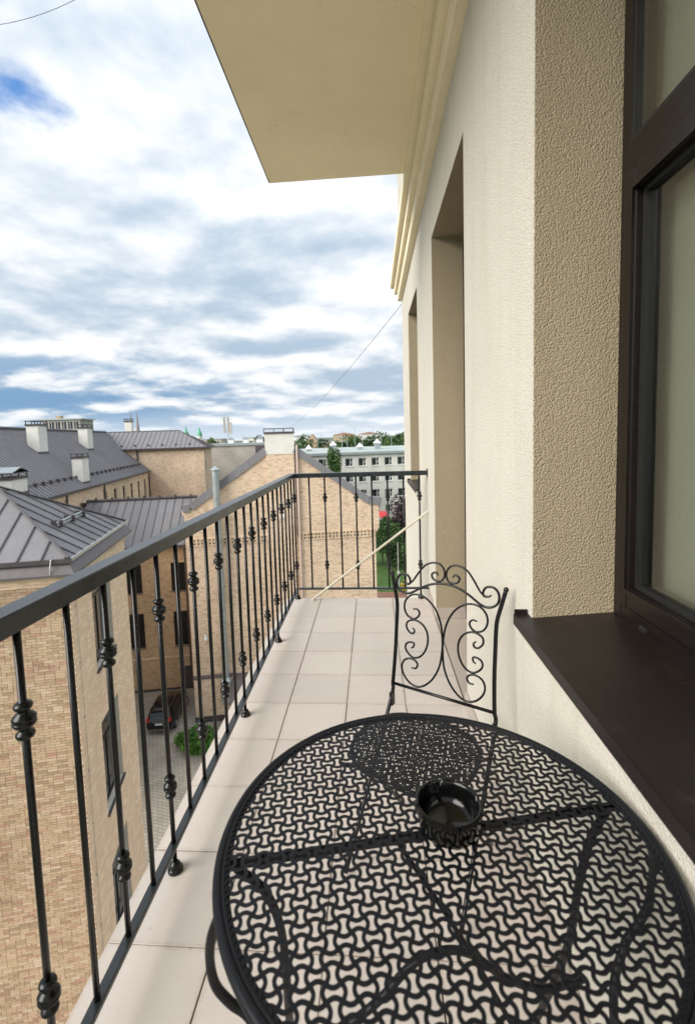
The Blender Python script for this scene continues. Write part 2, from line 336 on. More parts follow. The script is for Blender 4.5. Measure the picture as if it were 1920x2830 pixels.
# ------------------------------------------------------------------ mesh helpers
class MB:
    def __init__(s): s.v = []; s.f = []; s.sh = []
    def add(s, vs, fs, sh=None):
        o = len(s.v); s.v += [tuple(p) for p in vs]; s.f += [tuple(i + o for i in f) for f in fs]
        if sh is not None: s.sh += [sh] * len(fs)
        return s
    def box(s, x0, x1, y0, y1, z0, z1, sh=None):
        return s.add([(x0, y0, z0), (x1, y0, z0), (x1, y1, z0), (x0, y1, z0), (x0, y0, z1), (x1, y0, z1), (x1, y1, z1), (x0, y1, z1)],
                     [(0, 3, 2, 1), (4, 5, 6, 7), (0, 1, 5, 4), (1, 2, 6, 5), (2, 3, 7, 6), (3, 0, 4, 7)], sh)
    def bbox(s, x0, x1, y0, y1, z0, z1, b):
        """box with chamfered upper edges"""
        vs = [(x0, y0, z0), (x1, y0, z0), (x1, y1, z0), (x0, y1, z0), (x0, y0, z1 - b), (x1, y0, z1 - b), (x1, y1, z1 - b), (x0, y1, z1 - b),
              (x0 + b, y0 + b, z1), (x1 - b, y0 + b, z1), (x1 - b, y1 - b, z1), (x0 + b, y1 - b, z1)]
        fs = [(0, 3, 2, 1), (8, 9, 10, 11)]
        for i in range(4):
            j = (i + 1) % 4; fs += [(i, j, 4 + j, 4 + i), (4 + i, 4 + j, 8 + j, 8 + i)]
        return s.add(vs, fs)
    def prism(s, poly, a, b, axis):
        """2D polygon extruded from a to b along axis: 'x' poly=(y,z), 'y' poly=(x,z), 'z' poly=(x,y)"""
        f = {'x': lambda p, t: (t, p[0], p[1]), 'y': lambda p, t: (p[0], t, p[1]), 'z': lambda p, t: (p[0], p[1], t)}[axis]
        n = len(poly); vs = [f(p, a) for p in poly] + [f(p, b) for p in poly]
        fs = [tuple(range(n))[::-1], tuple(range(n, 2 * n))] + [(i, (i + 1) % n, n + (i + 1) % n, n + i) for i in range(n)]
        return s.add(vs, fs)
    def slab(s, pts, n, t):
        """planar polygon given thickness t against direction n"""
        n = Vector(n).normalized(); k = len(pts); a = [Vector(p) for p in pts]; b = [p - n * t for p in a]
        return s.add(a + b, [tuple(range(k)), tuple(range(k, 2 * k))[::-1]] + [(i, k + i, k + (i + 1) % k, (i + 1) % k) for i in range(k)])
    def tube(s, path, r, n=8, closed=False, caps=True):
        P = [Vector(p) for p in path]; k = len(P); rs = r if isinstance(r, (list, tuple)) else [r] * k
        vs = []; fs = []; up = None
        for i in range(k):
            if closed: t = P[(i + 1) % k] - P[i - 1]
            else: t = P[min(i + 1, k - 1)] - P[max(i - 1, 0)]
            t.normalize()
            if up is None:
                up = t.orthogonal().normalized()
            up = (up - t * up.dot(t)).normalized(); sd_ = t.cross(up)
            for j in range(n):
                a = 2 * math.pi * j / n; vs.append(P[i] + (up * math.cos(a) + sd_ * math.sin(a)) * rs[i])
        m = k if closed else k - 1
        for i in range(m):
            for j in range(n):
                a = i * n + j; b = i * n + (j + 1) % n; c = ((i + 1) % k) * n
                fs.append((a, b, c + (j + 1) % n, c + j))
        if caps and not closed: fs += [tuple(range(n))[::-1], tuple(range((k - 1) * n, k * n))]
        return s.add(vs, fs)
    def lathe(s, prof, c=(0, 0, 0), n=16):
        vs = []; fs = []; k = len(prof)
        for r, z in prof:
            for j in range(n):
                a = 2 * math.pi * j / n; vs.append((c[0] + r * math.cos(a), c[1] + r * math.sin(a), c[2] + z))
        for i in range(k - 1):
            for j in range(n):
                fs.append((i * n + j, i * n + (j + 1) % n, (i + 1) * n + (j + 1) % n, (i + 1) * n + j))
        fs += [tuple(range(n))[::-1], tuple(range((k - 1) * n, k * n))]
        return s.add(vs, fs)
    def mesh(s, name, smooth=False):
        me = bpy.data.meshes.new(name); me.from_pydata(s.v, [], s.f); me.validate(); me.update()
        if s.sh and len(s.sh) == len(me.polygons):
            a = me.attributes.new('shade', 'FLOAT', 'FACE'); a.data.foreach_set('value', s.sh)
        if smooth is True: me.polygons.foreach_set('use_smooth', [True] * len(me.polygons))
        return me
    def build(s, name, mat, parent=None, smooth=False, auto=None):
        o = bpy.data.objects.new(name, s.mesh(name, smooth)); COL.objects.link(o); o.parent = parent
        o.data.materials.append(MT[mat])
        if auto:
            o.data.polygons.foreach_set('use_smooth', [True] * len(o.data.polygons))
            o.data.set_sharp_from_angle(angle=math.radians(auto))
        return o
def link_mesh(name, me, mat, parent=None, loc=(0, 0, 0), rz=0):
    o = bpy.data.objects.new(name, me); COL.objects.link(o); o.parent = parent; o.location = loc; o.rotation_euler = (0, 0, rz)
    if not me.materials: me.materials.append(MT[mat])
    return o
def tag(o, label, cat, group=None, kind=None):
    o['label'] = label; o['category'] = cat
    if group: o['group'] = group
    if kind: o['kind'] = kind
    return o
def struct(o, label=None, cat=None):
    o['kind'] = 'structure'
    if label: o['label'] = label
    if cat: o['category'] = cat
    return o
def empty(name, loc=(0, 0, 0), rz=0.0):
    o = bpy.data.objects.new(name, None); COL.objects.link(o); o.location = loc; o.rotation_euler = (0, 0, rz); o.empty_display_size = 0.2
    return o
def spline(pts, sub=6, closed=False):
    P = [Vector(p) for p in pts]; n = len(P); out_ = []
    for i in range(n if closed else n - 1):
        p0 = P[i - 1] if (closed or i > 0) else P[0] * 2 - P[1]
        p1 = P[i]; p2 = P[(i + 1) % n]; p3 = P[(i + 2) % n] if (closed or i + 2 < n) else P[-1] * 2 - P[-2]
        for k in range(sub):
            t = k / sub
            out_.append(0.5 * ((2 * p1) + (p2 - p0) * t + (2 * p0 - 5 * p1 + 4 * p2 - p3) * t * t + (3 * p1 - p0 - 3 * p2 + p3) * t ** 3))
    if not closed: out_.append(P[-1])
    return out_
def clip(poly, axis_pt, d, lo, hi):
    """clip 3D polygon to lo <= (p-axis_pt).d <= hi"""
    for sgn, lim in ((1, lo), (-1, -hi)):
        res = []
        for i in range(len(poly)):
            a, b = poly[i], poly[(i + 1) % len(poly)]
            fa = sgn * (a - axis_pt).dot(d) - lim; fb = sgn * (b - axis_pt).dot(d) - lim
            if fa >= 0: res.append(a)
            if (fa >= 0) != (fb >= 0): res.append(a + (b - a) * (fa / (fa - fb)))
        poly = res
        if len(poly) < 3: return []
    return poly

# ================================================================== THE SETTING
gnd = struct(MB().box(-3500, 3500, -300, 6500, G - 1.0, G - 0.06).build('ground', 'land'))
court = struct(MB().box(-45, 3.0, -4, 47, G - 0.05, G).build('courtyard_paving', 'paver'))
lawn = struct(MB().box(-3.0, 40, 52, 96, G - 0.05, G - 0.01).build('lawn', 'grass'))
path = struct(MB().box(-3.0, 12, 48, 60.0, G - 0.05, G + 0.02).build('terracotta_path', 'rust'))

# ================================================================== OUR BUILDING
XW = 0.445; XD = 0.665                      # facade face, depth of window plane
bld = tag(empty('apartment_building', (0.445, 2.5, G)), 'cream rendered apartment building with deep window reveals coloured darker for shade', 'building')
def bl_(mb, name, mat, auto=None):
    o = mb.build(name, mat, None, auto=auto); o.parent = bld; o.location = Vector((0, 0, 0)) - bld.location; return o
# openings: (y0, y1, z0, z1)
OPEN = [(-0.12, 1.375, 0.83, 2.73), (2.345, 3.52, -0.01, 2.73), (4.62, 5.66, 0.83, 2.73)]
YE = 6.70
def wall_panels(x0, x1, y0, y1, z0, z1, ops):
    mb = MB(); ys = sorted({y0, y1, *[o[0] for o in ops], *[o[1] for o in ops]})
    for a, b in zip(ys[:-1], ys[1:]):
        z = z0
        for c, d in sorted((o[2], o[3]) for o in ops if o[0] <= a and o[1] >= b):
            if c - z > 1e-4: mb.box(x0, x1, a, b, z, c)
            z = d
        if z1 - z > 1e-4: mb.box(x0, x1, a, b, z, z1)
    return mb
bl_(wall_panels(XW, XW + 0.06, -2.2, YE, G, 3.19, OPEN), 'wall', 'wall')
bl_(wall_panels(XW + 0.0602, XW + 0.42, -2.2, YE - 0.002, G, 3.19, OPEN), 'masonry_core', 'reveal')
bl_(MB().box(XW - 0.012, XW + 0.42, -2.2, YE + 0.25, 3.47, 7.4), 'upper_wall', 'wall')
# reveals: coarse render, recess shade put into its colour, one lining for each opening
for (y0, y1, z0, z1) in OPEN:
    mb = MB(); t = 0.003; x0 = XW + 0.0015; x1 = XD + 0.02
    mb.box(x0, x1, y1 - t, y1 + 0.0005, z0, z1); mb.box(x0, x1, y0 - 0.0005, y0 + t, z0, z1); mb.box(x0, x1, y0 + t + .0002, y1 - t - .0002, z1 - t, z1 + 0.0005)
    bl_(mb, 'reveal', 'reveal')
# cornice: three stepped bands, soft profile
prof = [[(0.45, 3.160), (0.396, 3.163), (0.390, 3.168), (0.388, 3.176), (0.388, 3.272), (0.45, 3.272)],
        [(0.45, 3.273), (0.358, 3.276), (0.352, 3.281), (0.350, 3.290), (0.350, 3.366), (0.45, 3.366)],
        [(0.45, 3.367), (0.311, 3.385), (0.305, 3.391), (0.303, 3.400), (0.303, 3.475), (0.45, 3.475)]]
for i, pr in enumerate(prof):
    mb = MB(); mb.prism([(x, z) for x, z in pr], -2.2, YE + 0.02 + 0.09 * i, 'y'); bl_(mb, 'cornice_band', 'cornice')

def soften(o, w_):
    b_ = o.modifiers.new('edge', 'BEVEL'); b_.width = w_; b_.segments = 2; b_.limit_method = 'ANGLE'
def window_unit(y0, y1, z0, z1, transom, sill=True, near=False):
    fr = MB(); fw = 0.046
    x0, x1 = XD, XD + 0.07
    fr.box(x0, x1, y0 + .004, y0 + fw, z0, z1); fr.box(x0, x1, y1 - fw, y1 - .004, z0, z1)
    fr.box(x0, x1, y0 + fw + .0003, y1 - fw - .0003, z1 - fw, z1 - .004); fr.box(x0, x1, y0 + fw + .0003, y1 - fw - .0003, z0 + .012, z0 + 0.068)
    if transom: fr.box(x0 - 0.004, x1, y0 + fw + .0003, y1 - fw - .0003, transom - 0.04, transom + 0.04)
    o = bl_(fr, 'window', 'frame'); soften(o, .004)
    cells = [(z0 + 0.0682, (transom - 0.0402) if transom else z1 - fw - .0002)] + ([(transom + 0.0402, z1 - fw - .0002)] if transom else [])
    for k, (a, b) in enumerate(cells):
        ya, yb = y0 + fw + .0004, y1 - fw - .0004
        if k == 0:
            sw = 0.052; sb = MB(); xa, xb = x0 - 0.016, x0 + 0.055; g0 = 0.0045; ya += g0; yb -= g0; a += g0; b -= g0
            for q in ((ya, ya + sw, a, b), (yb - sw, yb, a, b), (ya + sw + .0003, yb - sw - .0003, a, a + sw), (ya + sw + .0003, yb - sw - .0003, b - sw, b)):
                sb.box(xa, xb, *q)
            so = sb.build('sash', 'frame', o); soften(so, .006); bd_ = MB(); h_ = 0.013
            for q in ((ya + sw - h_, ya + sw - .0002, a + sw - h_, b - sw + h_), (yb - sw + .0002, yb - sw + h_, a + sw - h_, b - sw + h_), (ya + sw, yb - sw, a + sw - h_, a + sw - .0002), (ya + sw, yb - sw, b - sw + .0002, b - sw + h_)):
                bd_.box(xa - .006, xa - .0002, *q)
            bd_.build('glazing_bead', 'frame', so); ya += sw + .0004; yb -= sw + .0004; a += sw + .0004; b -= sw + .0004
        gk = MB(); gw = 0.012
        for q in ((ya, ya + gw, a, b), (yb - gw, yb, a, b), (ya + gw + .0002, yb - gw - .0002, a, a + gw), (ya + gw + .0002, yb - gw - .0002, b - gw, b)):
            gk.box(x0 + 0.004, x0 + 0.036, *q)
        gk.build('gasket', 'gasket', o)
        MB().box(x0 + 0.012, x0 + 0.016, ya + .004, yb - .004, a + .004, b - .004).build('pane', 'glass', o)
        MB().box(x0 + 0.030, x0 + 0.034, ya + .004, yb - .004, a + .004, b - .004).build('pane', 'glass', o)
    if sill:
        sb = MB(); ov = 0.035
        # folded sheet: sloping top, drip lip, turned-up ends
        sb.slab([(XD + 0.012, y0 + .002, z0 + 0.024), (XD + 0.012, y1 - .002, z0 + 0.024), (XW - 0.002, y1 - .002, z0 + 0.006), (XW - 0.002, y0 + .002, z0 + 0.006)][::-1], (0, 0, 1), 0.003)
        sb.slab([(XW - 0.0022, y0 - ov, z0 + 0.0058), (XW - 0.0022, y1 + ov, z0 + 0.0058), (XW - 0.040, y1 + ov, z0 + 0.002), (XW - 0.040, y0 - ov, z0 + 0.002)][::-1], (0, 0, 1), 0.003)
        sb.box(XW - 0.0425, XW - 0.0403, y0 - ov, y1 + ov, z0 - 0.026, z0 + 0.004)
        for yy in (y0 - ov, y1 + ov - 0.003): sb.box(XW - 0.040, XW - 0.003, yy, yy + 0.003, z0 + 0.0022, z0 + 0.018)
        sb.build('sill', 'sill', o)
    return o
w1 = window_unit(*OPEN[0], 2.045)
cap = MB().bbox(XD - 0.006, XD - 0.0002, 1.20, 1.228, 0.862, 0.874, 0.002); cap.build('drain_cap', 'gasket', w1)
window_unit(*OPEN[1], None, sill=False)
window_unit(*OPEN[2], 2.045)
# blinds and rooms behind the glass
bmb = MB(); y0, y1, z0, z1 = OPEN[0]
bmb.box(XD + 0.085, XD + 0.087, y0 - .05, y1 + .05, z0 + .02, z1 - .01)
bo = bmb.build('window_blind', 'blind'); tag(bo, 'pale olive plain blind behind the window glass above the brown sill', 'blind')
for (y0, y1, z0, z1) in OPEN:
    mb = MB(); mb.box(1.60, 1.62, y0 - .3, y1 + .3, z0, z1 + .1); mb.box(XW + .4205, 1.599, y0 - .32, y0 - .30, z0, z1 + .1); mb.box(XW + .4205, 1.599, y1 + .30, y1 + .32, z0, z1 + .1)
    mb.box(XW + .4205, 1.62, y0 - .32, y1 + .32, z1 + .101, z1 + .12); mb.box(XW + .4205, 1.62, y0 - .32, y1 + .32, z0 - .02, z0 - .001)
    bl_(mb, 'room_lining', 'room')

# upstairs balcony
ub = tag(empty('upstairs_balcony', (0, 1.0, 3.4)), 'upstairs balcony slab with ochre painted underside and dark metal edge', 'balcony')
def ubp(mb, n, m):
    o = mb.build(n, m, ub); o.location = Vector((0, 0, 0)) - ub.location; return o
ubp(MB().box(-0.762, 0.3025, -2.2, 3.975, 3.40, 3.60), 'slab', 'soffit')
ubp(MB().box(-0.774, -0.7622, -2.2, 3.99, 3.41, 3.62), 'edge_flashing', 'flash')
ubp(MB().box(-0.762, 0.300, 3.9752, 3.985, 3.405, 3.60), 'edge_trim', 'pipe')
ubp(MB().box(-0.762, 0.300, -2.2, 3.97, 3.6002, 3.62), 'topping', 'skirt')

# balcony floor and tiles
fl = struct(MB().box(-0.755, XW - 0.001, -2.2, 3.970, -0.22, -0.0105).build('balcony_floor', 'grout'))
t0 = MB().bbox(-0.1484, 0.1484, -0.1484, 0.1484, -0.0102, 0.0, 0.0012).mesh('floor_tile')
t1 = MB().bbox(-0.1484, 0.1484, -0.0575, 0.0575, -0.0102, 0.0, 0.0012).mesh('floor_tile_cut')
X0, Y0 = -0.4599, 3.8564
for j in range(-1, 20):
    yc = Y0 - 0.3 * j - 0.15
    for i in range(4):
        xc = X0 + 0.3 * i - 0.15
        dz = random.uniform(-0.0006, 0.0002)
        if j < 0: o = link_mesh('floor_tile', t1, 'tile', fl, (xc, Y0 + 0.0592, dz))
        else: o = link_mesh('floor_tile', t0, 'tile', fl, (xc + random.uniform(-.0006, .0006), yc + random.uniform(-.0006, .0006), dz), random.uniform(-.002, .002))
skl = MB().bbox(-0.006, 0.006, -0.148, 0.148, 0.0006, 0.08, 0.002).mesh('skirting_tile')
for yc in [3.70 + 0.13] + [2.19 - 0.3 * k for k in range(12)]:
    link_mesh('skirting_tile', skl, 'skirt', fl, (XW - 0.0065, yc, 0))
for xc, yc, rz in ((0.555, 3.5125, math.pi / 2), (0.555, 2.353, math.pi / 2)):
    o = link_mesh('skirting_tile', skl, 'skirt', fl, (xc, yc, 0), rz); o.scale = (1, 0.72, 1)
MB().box(XW + 0.001, XD + 0.02, 2.349, 3.516, -0.02, -0.0015).build('threshold_tile', 'tile', fl)

# ------------------------------------------------------------------ railing
XR = -0.66
rl = tag(empty('balcony_railing', (XR, 3.96, 0)), 'black wrought iron balcony railing with knuckled balusters along the tiled edge', 'railing')
def rlp(mb, n, m, auto=None, parent=None):
    o = mb.build(n, m, None, auto=auto); o.parent = parent or rl
    o.location = (Vector((0, 0, 0)) - rl.location) if parent is None else (0, 0, 0); return o
def bar(x0, x1, y0, y1, z0, z1, b=0.003):
    """bar with softened edges"""
    mb = MB(); cx, cy = (x0 + x1) / 2, (y0 + y1) / 2
    if y1 - y0 > x1 - x0: mb.prism([(x0, z0), (x1, z0), (x1, z1 - b), (x1 - b, z1), (x0 + b, z1), (x0, z1 - b)], y0, y1, 'y')
    else: mb.prism([(y0, z0), (y1, z0), (y1, z1 - b), (y1 - b, z1), (y0 + b, z1), (y0, z1 - b)], x0, x1, 'x')
    return mb
rlp(bar(XR - 0.040, XR + 0.010, -1.6, 3.985, 1.033, 1.072), 'handrail', 'rail')
rlp(bar(XR + 0.0102, XW - 0.004, 3.94, 3.984, 1.034, 1.0705), 'handrail', 'rail')
rlp(MB().box(XW - 0.004, XW - 0.0005, 3.925, 3.998, 1.020, 1.085), 'wall_plate', 'rail')
rlp(bar(XR - 0.013, XR + 0.013, -1.6, 3.945, 0.082, 0.096, 0.002), 'bottom_rail', 'rail')
rlp(bar(XR + 0.0135, XW - 0.001, 3.948, 3.974, 0.080, 0.094, 0.002), 'bottom_rail', 'rail')
KN = [(0.0072, -0.047), (0.0115, -0.0455), (0.0158, -0.041), (0.0172, -0.0355), (0.0160, -0.030), (0.0112, -0.0255), (0.0100, -0.0215), (0.0125, -0.0185), (0.0190, -0.0125), (0.0214, -0.0065), (0.0207, -0.002), (0.0184, -0.0002), (0.0207, 0.0016), (0.0214, 0.0055), (0.0186, 0.0120), (0.0120, 0.0185), (0.0100, 0.0215), (0.0115, 0.0255), (0.0160, 0.0300), (0.0172, 0.0345), (0.0158, 0.0395), (0.0115, 0.0440), (0.0072, 0.0455)]
kn = MB().lathe([(r_ * 0.985, z_ * 0.79) for r_, z_ in KN], n=18).mesh('knuckle', True); kn.materials.append(MT['iron'])
bal = MB().tube([(0, 0, 0.0961), (0, 0, 0.5), (0, 0, 1.0335)], 0.0072, 12).mesh('baluster', True); bal.materials.append(MT['iron'])
post = MB().tube([(0, 0, 0.012), (0, 0, 0.5), (0, 0, 1.0335)], 0.0075, 12).mesh('post', True); post.materials.append(MT['iron'])
foot = MB().lathe([(0.0235, 0.0004), (0.0245, 0.006), (0.0225, 0.012), (0.0165, 0.016), (0.0175, 0.021), (0.0155, 0.026), (0.0105, 0.030), (0.0078, 0.034)], n=18).mesh('foot', True); foot.materials.append(MT['iron'])
def baluster(x, y, knots, is_post):
    me = post if is_post else bal
    o = bpy.data.objects.new('post' if is_post else 'baluster', me); COL.objects.link(o); o.parent = rl; o.location = Vector((x, y, 0)) - rl.location
    o.rotation_euler = (0, 0, random.uniform(0, 3))
    if knots:
        for z in (0.862 + random.uniform(-.004, .004), 0.290 + random.uniform(-.004, .004)):
            k = bpy.data.objects.new('knuckle', kn); COL.objects.link(k); k.parent = o; k.location = (0, 0, z)
    if is_post:
        k = bpy.data.objects.new('foot', foot); COL.objects.link(k); k.parent = o
for k in range(-16, 23):
    baluster(XR, 0.809 + 0.1432 * k, k % 2 == 0, k % 6 == 4)
for k in range(8):
    baluster(-0.532 + 0.1300 * k, 3.962, k % 2 == 1, k == 7)

# cream drain pole leaning from the floor to the wall
pole = MB(); a = Vector((-0.525, 3.915, 0.012)); b = Vector((XW - 0.002, 3.93, 0.738))
pole.tube([a, a.lerp(b, .5), b], 0.0100, 10); pole.lathe([(0.024, 0.0005), (0.022, 0.006), (0.013, 0.011), (0.010, 0.02)], (a.x, a.y, 0), 14)
tag(pole.build('diagonal_pole', 'cream', auto=40), 'cream painted round pole slanting from the floor tiles up to the wall', 'pole')

# ------------------------------------------------------------------ perforated sheet of waved strips (bone-shaped holes)
def perforated(rad, p, rot, amp, wid, thick, ztop, shape=None):
    mb = MB(); ca, sa = math.cos(rot), math.sin(rot); n = int(rad / p) + 2; S = 8
    inside = shape or (lambda x, y: x * x + y * y <= rad * rad)
    for fam in (0, 1):
        zt = ztop - 0.0002 * fam; zb = zt - thick
        for i in range(-n, n + 1):
            run = []
            for k in range(-n * S, n * S + 1):
                t = k / S * p; sgn = 1 if i % 2 == 0 else -1
                off = amp * sgn * math.sin(math.pi * t / p) * (1 if fam == 0 else -1)
                dof = amp * sgn * math.pi / p * math.cos(math.pi * t / p) * (1 if fam == 0 else -1)
                if fam == 0: c = (i * p + off, t); nx, ny = 1, -dof
                else: c = (t, i * p + off); nx, ny = -dof, 1
                l = math.hypot(nx, ny); nx, ny = nx / l * wid / 2, ny / l * wid / 2
                if inside(*c): run.append((c[0] - nx, c[1] - ny, c[0] + nx, c[1] + ny))
                elif run:
                    strip(mb, run, ca, sa, zt, zb); run = []
            if run: strip(mb, run, ca, sa, zt, zb)
    return mb
def strip(mb, run, ca, sa, zt, zb):
    if len(run) < 2: return
    r = lambda x, y, z: (x * ca - y * sa, x * sa + y * ca, z)
    vs = []; fs = []
    for (ax, ay, bx, by) in run: vs += [r(ax, ay, zt), r(bx, by, zt), r(bx, by, zb), r(ax, ay, zb)]
    for i in range(len(run) - 1):
        a = 4 * i; b = a + 4
        fs += [(a, a + 1, b + 1, b), (a + 1, a + 2, b + 2, b + 1), (a + 2, a + 3, b + 3, b + 2), (a + 3, a, b, b + 3)]
    fs += [(0, 3, 2, 1), (len(vs) - 4, len(vs) - 3, len(vs) - 2, len(vs) - 1)]
    mb.add(vs, fs)

# ------------------------------------------------------------------ table
TC = Vector((0.087, 0.734, 0)); TZ = 0.72
tb = tag(empty('bistro_table', TC), 'round black metal folding table with perforated woven-pattern top', 'table')
perforated(0.334, 0.0190, math.radians(9), 0.0043, 0.0054, 0.0016, TZ - 0.001).build('perforated_top', 'table', tb)
rim = MB(); ring = lambda r, z, n=96: [(r * math.cos(2 * math.pi * i / n), r * math.sin(2 * math.pi * i / n), z) for i in range(n)]
rim.tube(ring(0.3435, TZ - 0.006), 0.0075, 10, closed=True)
rim.build('rim', 'table', tb, smooth=True)
fm = MB(); pr = [(0.326, TZ - 0.0030), (0.328, TZ - 0.0006), (0.3325, TZ - 0.0002), (0.334, TZ + 0.0012), (0.337, TZ + 0.0012), (0.3385, TZ - 0.001), (0.3385, TZ - 0.003)]
n = 96; vs = []; fs = []
for i in range(n):
    a = 2 * math.pi * i / n
    for r, z in pr: vs.append((r * math.cos(a), r * math.sin(a), z))
k = len(pr)
for i in range(n):
    j = (i + 1) % n
    for q in range(k): fs.append((i * k + q, j * k + q, j * k + (q + 1) % k, i * k + (q + 1) % k))
fm.add(vs, fs); fm.build('rim_flange', 'table', tb, auto=35)
bd = MB(); nd = 190
for i in range(nd):                                                     # rolled rope bead inside the rim
    a = 2 * math.pi * i / nd
    q = [(0.3300 + 0.0022 * math.cos(t), 0.0022 * math.sin(t)) for t in (0, 2.1, 4.2)]
    bd.tube([(0.3285 * math.cos(a - .008), 0.3285 * math.sin(a - .008), TZ + 0.0002), (0.3330 * math.cos(a + .008), 0.3330 * math.sin(a + .008), TZ + 0.0006)], 0.0013, 5)
bd.build('rope_bead', 'table', tb)
bdir = Vector((0.976, 0.217, 0)); bper = Vector((-0.217, 0.976, 0))
bt = MB(); e1 = bdir * -0.335 + bper * 0.020; e2 = bdir * 0.335 + bper * 0.020
bt.tube([e1 + Vector((0, 0, TZ - 0.013)), e2 + Vector((0, 0, TZ - 0.013))], 0.0075, 10); bt.build('crossbar', 'table', tb, smooth=True)
def leg(pts, nm='leg', r=0.0070):
    m_ = MB(); m_.tube(spline(pts, 6), r, 10); return m_.build(nm, 'table', tb, smooth=True)
for s_ in (-1, 1):
    leg([bdir * (s_ * 0.318) + bper * 0.018 + Vector((0, 0, TZ - 0.018)), bdir * (s_ * 0.275) + bper * 0.0 + Vector((0, 0, 0.672)), bdir * (s_ * 0.252) + bper * -0.004 + Vector((0, 0, 0.60)), bdir * (s_ * 0.247) + bper * 0.02 + Vector((0, 0, 0.45)), bdir * (s_ * 0.245) + bper * 0.10 + Vector((0, 0, 0.22)), bdir * (s_ * 0.245) + bper * 0.19 + Vector((0, 0, 0.009))])
    leg([bdir * (s_ * 0.338) + bper * -0.056 + Vector((0, 0, TZ - 0.016)), bdir * (s_ * 0.351) + bper * -0.050 + Vector((0, 0, 0.665)), bdir * (s_ * 0.356) + bper * -0.042 + Vector((0, 0, 0.62)), bdir * (s_ * 0.350) + bper * -0.042 + Vector((0, 0, 0.58)), bdir * (s_ * 0.330) + bper * -0.044 + Vector((0, 0, 0.55)), bdir * (s_ * 0.300) + bper * -0.05 + Vector((0, 0, 0.52)), bdir * (s_ * 0.268) + bper * -0.07 + Vector((0, 0, 0.44)), bdir * (s_ * 0.262) + bper * -0.13 + Vector((0, 0, 0.22)), bdir * (s_ * 0.262) + bper * -0.20 + Vector((0, 0, 0.009))])
leg([bdir * a_ + bper * -0.02 + Vector((0, 0, z_)) for a_, z_ in ((-.25, .44), (-.18, .435), (-.11, .47), (-.05, .525), (0, .54), (.05, .525), (.11, .47), (.18, .435), (.25, .44))], 'arched_stretcher', 0.0065)
leg([bdir * -0.262 + bper * -0.10 + Vector((0, 0, 0.30)), bdir * 0.262 + bper * -0.10 + Vector((0, 0, 0.30))], 'stretcher', 0.006)
leg([bdir * -0.06 + bper * 0.02 + Vector((0, 0, TZ - .014)), bdir * 0.02 + bper * -0.06 + Vector((0, 0, 0.60)), bdir * 0.10 + bper * -0.12 + Vector((0, 0, 0.46))], 'folding_stay', 0.004)

# ------------------------------------------------------------------ ashtray
ash = MB(); ar = 0.0535
prof_o = [(0.046, 0.0), (0.049, 0.003), (0.0505, 0.012), (0.0525, 0.030), (0.0545, 0.040), (0.0540, 0.0435), (0.0515, 0.0445), (0.0490, 0.0435), (0.0470, 0.040), (0.0440, 0.024), (0.0400, 0.012), (0.0340, 0.0085), (0.0, 0.008)]
n = 72; vs = []; fs = []; notch = [math.radians(a) for a in (100, 190, 280, 10)]
for r, z in prof_o:
    for j in range(n):
        a = 2 * math.pi * j / n
        dn = min(abs((a - b_ + math.pi) % (2 * math.pi) - math.pi) for b_ in notch)
        drop = 0.009 * max(0, 1 - (dn / 0.075) ** 2) if z > 0.026 else 0
        vs.append((r * math.cos(a), r * math.sin(a), z - drop * min(1, (z - 0.024) / 0.014)))
for i in range(len(prof_o) - 1):
    for j in range(n): fs.append((i * n + j, i * n + (j + 1) % n, (i + 1) * n + (j + 1) % n, (i + 1) * n + j))
fs.append(tuple(range(n))[::-1]); ash.add(vs, fs)
ao = ash.build('ashtray', 'ash', auto=50); ao.location = (0.112, 0.757, TZ - 0.0006)
tag(ao, 'round black glass ashtray standing on the perforated table', 'ashtray')

# ------------------------------------------------------------------ chair
PL = Vector((0.055, 1.670, 0.48)); E = Vector((0.864, -0.503, 0)); NB = Vector((0.503, 0.864, 0)); W = 0.360; LEAN = math.radians(8)
UPV = NB * math.sin(LEAN) + Vector((0, 0, math.cos(LEAN)))
ch = tag(empty('folding_chair', PL + E * W / 2 - Vector((0, 0, 0.48))), 'black wrought iron chair with scrolled back behind the round table', 'chair')
def cp(s_, t_, d=0.0): return PL + E * s_ + UPV * t_ + NB * d - ch.location
def chp(mb, n_, m='iron', smooth=True):
    return mb.build(n_, m, ch, smooth=smooth)
big = [(0.069, 0.071), (0.0844, 0.0719), (0.0917, 0.0856), (0.0832, 0.0976), (0.0631, 0.1016), (0.0412, 0.0916), (0.0319, 0.0691), (0.0391, 0.0426), (0.0627, 0.0185), (0.0938, 0.0107), (0.1233, 0.0245), (0.1516, 0.0554), (0.1716, 0.0999), (0.1785, 0.148), (0.1790, 0.1831), (0.1730, 0.2318), (0.1585, 0.2724), (0.1361, 0.3038), (0.1051, 0.3245), (0.0766, 0.3287), (0.0526, 0.321), (0.0348, 0.2997), (0.0324, 0.2727), (0.0451, 0.2499), (0.0675, 0.2418), (0.0847, 0.2507), (0.0905, 0.2658), (0.0813, 0.2773), (0.0659, 0.2758)]
inner = [(0.0668, 0.2102), (0.0747, 0.2018), (0.07, 0.1908), (0.0565, 0.192), (0.0437, 0.2077), (0.0459, 0.2264), (0.0654, 0.237), (0.0875, 0.2364), (0.11, 0.2228), (0.124, 0.1979), (0.1254, 0.1667), (0.1161, 0.137), (0.0977, 0.1149), (0.0739, 0.1074), (0.0534, 0.1187), (0.0427, 0.1345), (0.0452, 0.1492), (0.0582, 0.1581), (0.0738, 0.1574), (0.0735, 0.1453), (0.0649, 0.1386)]
